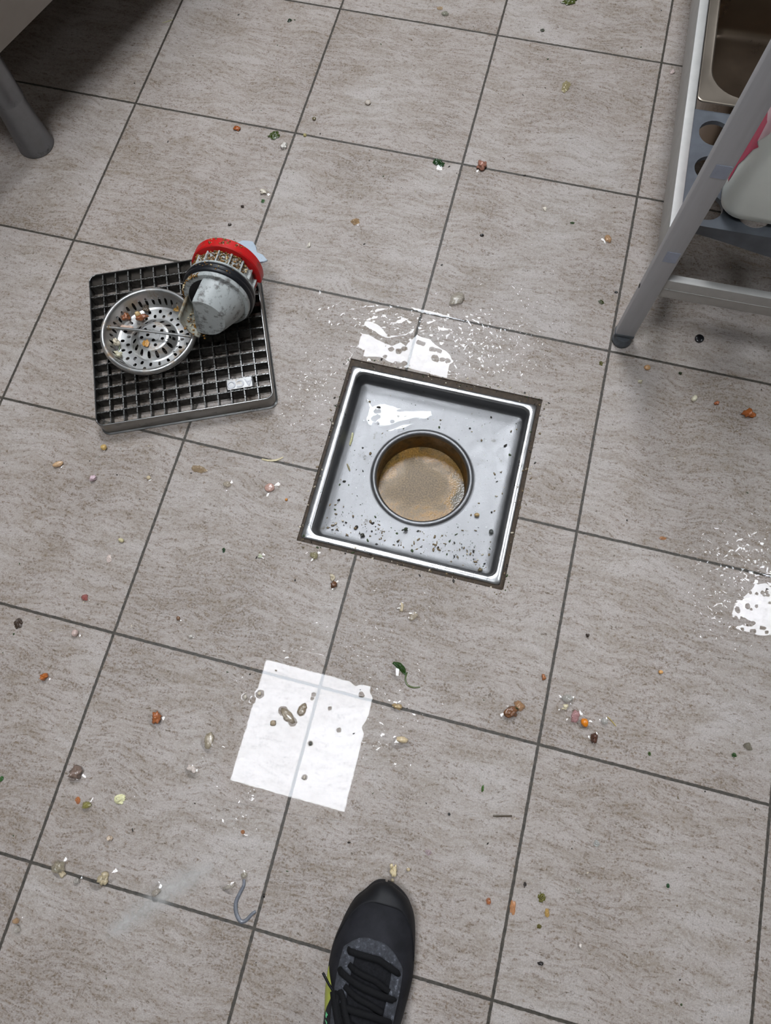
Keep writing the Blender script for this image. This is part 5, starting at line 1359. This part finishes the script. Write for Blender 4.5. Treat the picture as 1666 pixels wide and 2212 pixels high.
    ('smooth', 'food_scrap', 'food scrap', 0.7565, -0.9007, -0.031, 0.00397, 0.00298, 0.003, 0.227, (190, 160, 112), 'tan ring shaped scrap on the tray right of the round bowl'),
    ('lump', 'food_scrap', 'food scrap', 0.598, -0.9724, -0.031, 0.00296, 0.00263, 0.003, 0.227, (60, 58, 48), 'dark crumb on the near left part of the drain tray'),
    ('lump', 'food_scrap', 'food scrap', 0.6588, -0.9478, -0.031, 0.00296, 0.0023, 0.003, 0.227, (62, 70, 50), 'dark greenish crumb on the tray just below the round bowl'),
    ('lump', 'food_scrap', 'food scrap', 0.7786, -0.9813, -0.031, 0.00256, 0.00256, 0.003, 0.227, (120, 106, 74), 'brown crumb in the near right corner of the drain tray'),
    ('lump', 'food_scrap', 'food scrap', 0.1602, -0.7395, 0.034, 0.00621, 0.00466, 0.006, 0.576, (150, 92, 56), 'reddish brown scrap in the strainer basket above the rod, nearest its left rim'),
    ('lump', 'food_scrap', 'food scrap', 0.1852, -0.7344, 0.034, 0.00852, 0.00387, 0.005, 0.489, (146, 88, 54), 'longer reddish brown scrap in the basket right of the cream bean'),
    ('smooth', 'food_scrap', 'food scrap', 0.1786, -0.731, 0.038, 0.00466, 0.00389, 0.005, 0.925, (214, 184, 132), 'cream bean among the brown scraps in the strainer basket'),
    ('cluster', 'food_scrap', 'food scrap', 0.1846, -0.7159, 0.034, 0.00624, 0.00702, 0.005, 0.227, (92, 78, 62), 'grey brown crumbs at the far side of the strainer basket'),
    ('cluster', 'food_scrap', 'food scrap', 0.1671, -0.7539, 0.034, 0.01311, 0.0054, 0.005, 0.087, (202, 172, 152), 'pinkish cream crumbs under the left end of the basket rod'),
    ('lump', 'food_scrap', 'food scrap', 0.1623, -0.7837, 0.036, 0.00458, 0.00496, 0.005, 0.227, (220, 208, 184), 'white crumb inside the left wall of the strainer basket'),
    ('lump', 'food_scrap', 'food scrap', 0.173, -0.8021, 0.034, 0.00529, 0.00454, 0.005, 0.227, (206, 200, 170), 'greenish white crumb low in the strainer basket, near its left wall'),
    ('leaf', 'food_scrap', 'food scrap', 0.2321, -0.7046, 0.034, 0.00506, 0.00467, 0.002, 0.227, (196, 148, 66), 'golden orange flake at the far right of the strainer basket'),
    ('leaf', 'food_scrap', 'food scrap', 0.2112, -0.778, 0.0445, 0.00533, 0.00533, 0.0015, -0.471, (190, 136, 58), 'golden orange flake on the dome of the strainer basket')]
for i, d in enumerate(DEBRIS):
    k, name, cat, x, y, z, sx, sy, sz, rot, col, label = d
    if k == 'lump': o = lump(name, x, y, z, sx, sy, sz, rot, col, i + 1, rough=0.8)
    elif k == 'smooth': o = lump(name, x, y, z, sx, sy, sz, rot, col, i + 1, rough=0.16)
    elif k == 'clear': o = lump(name, x, y, z, sx, sy, sz, rot, col, i + 1, clear=True, rough=0.45)
    elif k == 'cluster': o = lump(name, x, y, z, sx, sy, sz, rot, col, i + 1, parts=12)
    elif k == 'leaf': o = leaf(name, x, y, z, sx, sy, rot, col, i + 1, sz)
    elif k == 'clearleaf': o = leaf(name, x, y, z, sx, sy, rot, col, i + 1, sz, clear=True)
    elif k == 'strip': o = leaf(name, x, y, z, sx, sy, rot, col, i + 1, sz, strip=True)
    tag(o, label, cat)
STRANDS = [
    ('plastic_strip', 'plastic strip', [(0.571, -1.4501, 0.0), (0.5731, -1.4566, 0.0), (0.5706, -1.468, 0.0), (0.5695, -1.4779, 0.0), (0.5735, -1.4886, 0.0), (0.5812, -1.4956, 0.0), (0.5872, -1.4935, 0.0), (0.5929, -1.4846, 0.0), (0.5965, -1.4805, 0.0)], 0.0025, (112, 115, 122), False, 0.5, 'bent strip of clear grey plastic lying on the tile left of the shoe'),
    ('stick', 'stick', [(0.8596, -1.2998, 0.0), (0.8683, -1.2979, 0.0), (0.8831, -1.2938, 0.0)], 0.0013, (78, 66, 50), False, 0.7, 'thin brown stick on the tile above and right of the shoe'),
    ('onion_shred', 'food scrap', [(0.4249, -0.9016, 0.0), (0.4351, -0.9014, 0.0), (0.447, -0.8977, 0.0), (0.4552, -0.8911, 0.0)], 0.0016, (214, 200, 160), False, 0.5, 'cream stalk shred lying along the joint left of the drain'),
    ('spinach_shred', 'leaf', [(0.7104, -1.1517, 0.0), (0.71, -1.1607, 0.0), (0.7143, -1.1678, 0.0), (0.7231, -1.1694, 0.0), (0.7321, -1.1665, 0.0)], 0.0012, (70, 84, 28), False, 0.6, 'thin green stem trailing below the dark green leaf piece'),
    ('straw', 'food scrap', [(0.9819, -1.1429, 0.0), (0.9887, -1.1473, 0.0), (0.9951, -1.1523, 0.0)], 0.0008, (176, 154, 90), False, 0.8, 'thin straw coloured stalk right of the white clear bead'),
    ('stem_shred', 'food scrap', [(0.5408, -0.8153, -0.031), (0.542, -0.8255, -0.031), (0.542, -0.8367, -0.031)], 0.0019, (176, 172, 124), False, 0.5, 'pale green stem shred on the left part of the drain tray'),
    ('stem_shred', 'food scrap', [(0.5459, -0.8674, -0.031), (0.5493, -0.872, -0.031), (0.553, -0.8774, -0.031)], 0.0013, (140, 128, 92), False, 0.5, 'short brown stem shred on the tray left of the round bowl'),
    ('stem_shred', 'food scrap', [(-0.0175, -0.1069, 0.0), (-0.0093, -0.1015, 0.0), (-0.0005, -0.0948, 0.0)], 0.001, (170, 164, 120), False, 0.6, 'pale straw bit across the joint at the edge of the cabinet shadow'),
    ('stem_shred', 'food scrap', [(0.1697, -0.7889, 0.038), (0.1718, -0.7966, 0.038)], 0.0012, (70, 80, 50), False, 0.8, 'dark green stem bit between two white crumbs in the strainer basket')]
for name, cat, pts, r, col, clear, flat, label in STRANDS:
    tag(strand(name, pts, r, col, clear, flat), label, cat)

# black round plug with a cross slot
bp = lathe_obj('screw_cap', [(0.0, 0.0048), (0.0052, 0.0048), (0.0066, 0.0040), (0.0070, 0.0022), (0.0066, 0.0), (0.0, 0.0)], M['black_plastic'], None, 24)
bp.location = (1.0315, -0.5471, 0.0)
tag(bp, 'small round black plastic cap on the tile below the rack cross bar', 'plastic cap')
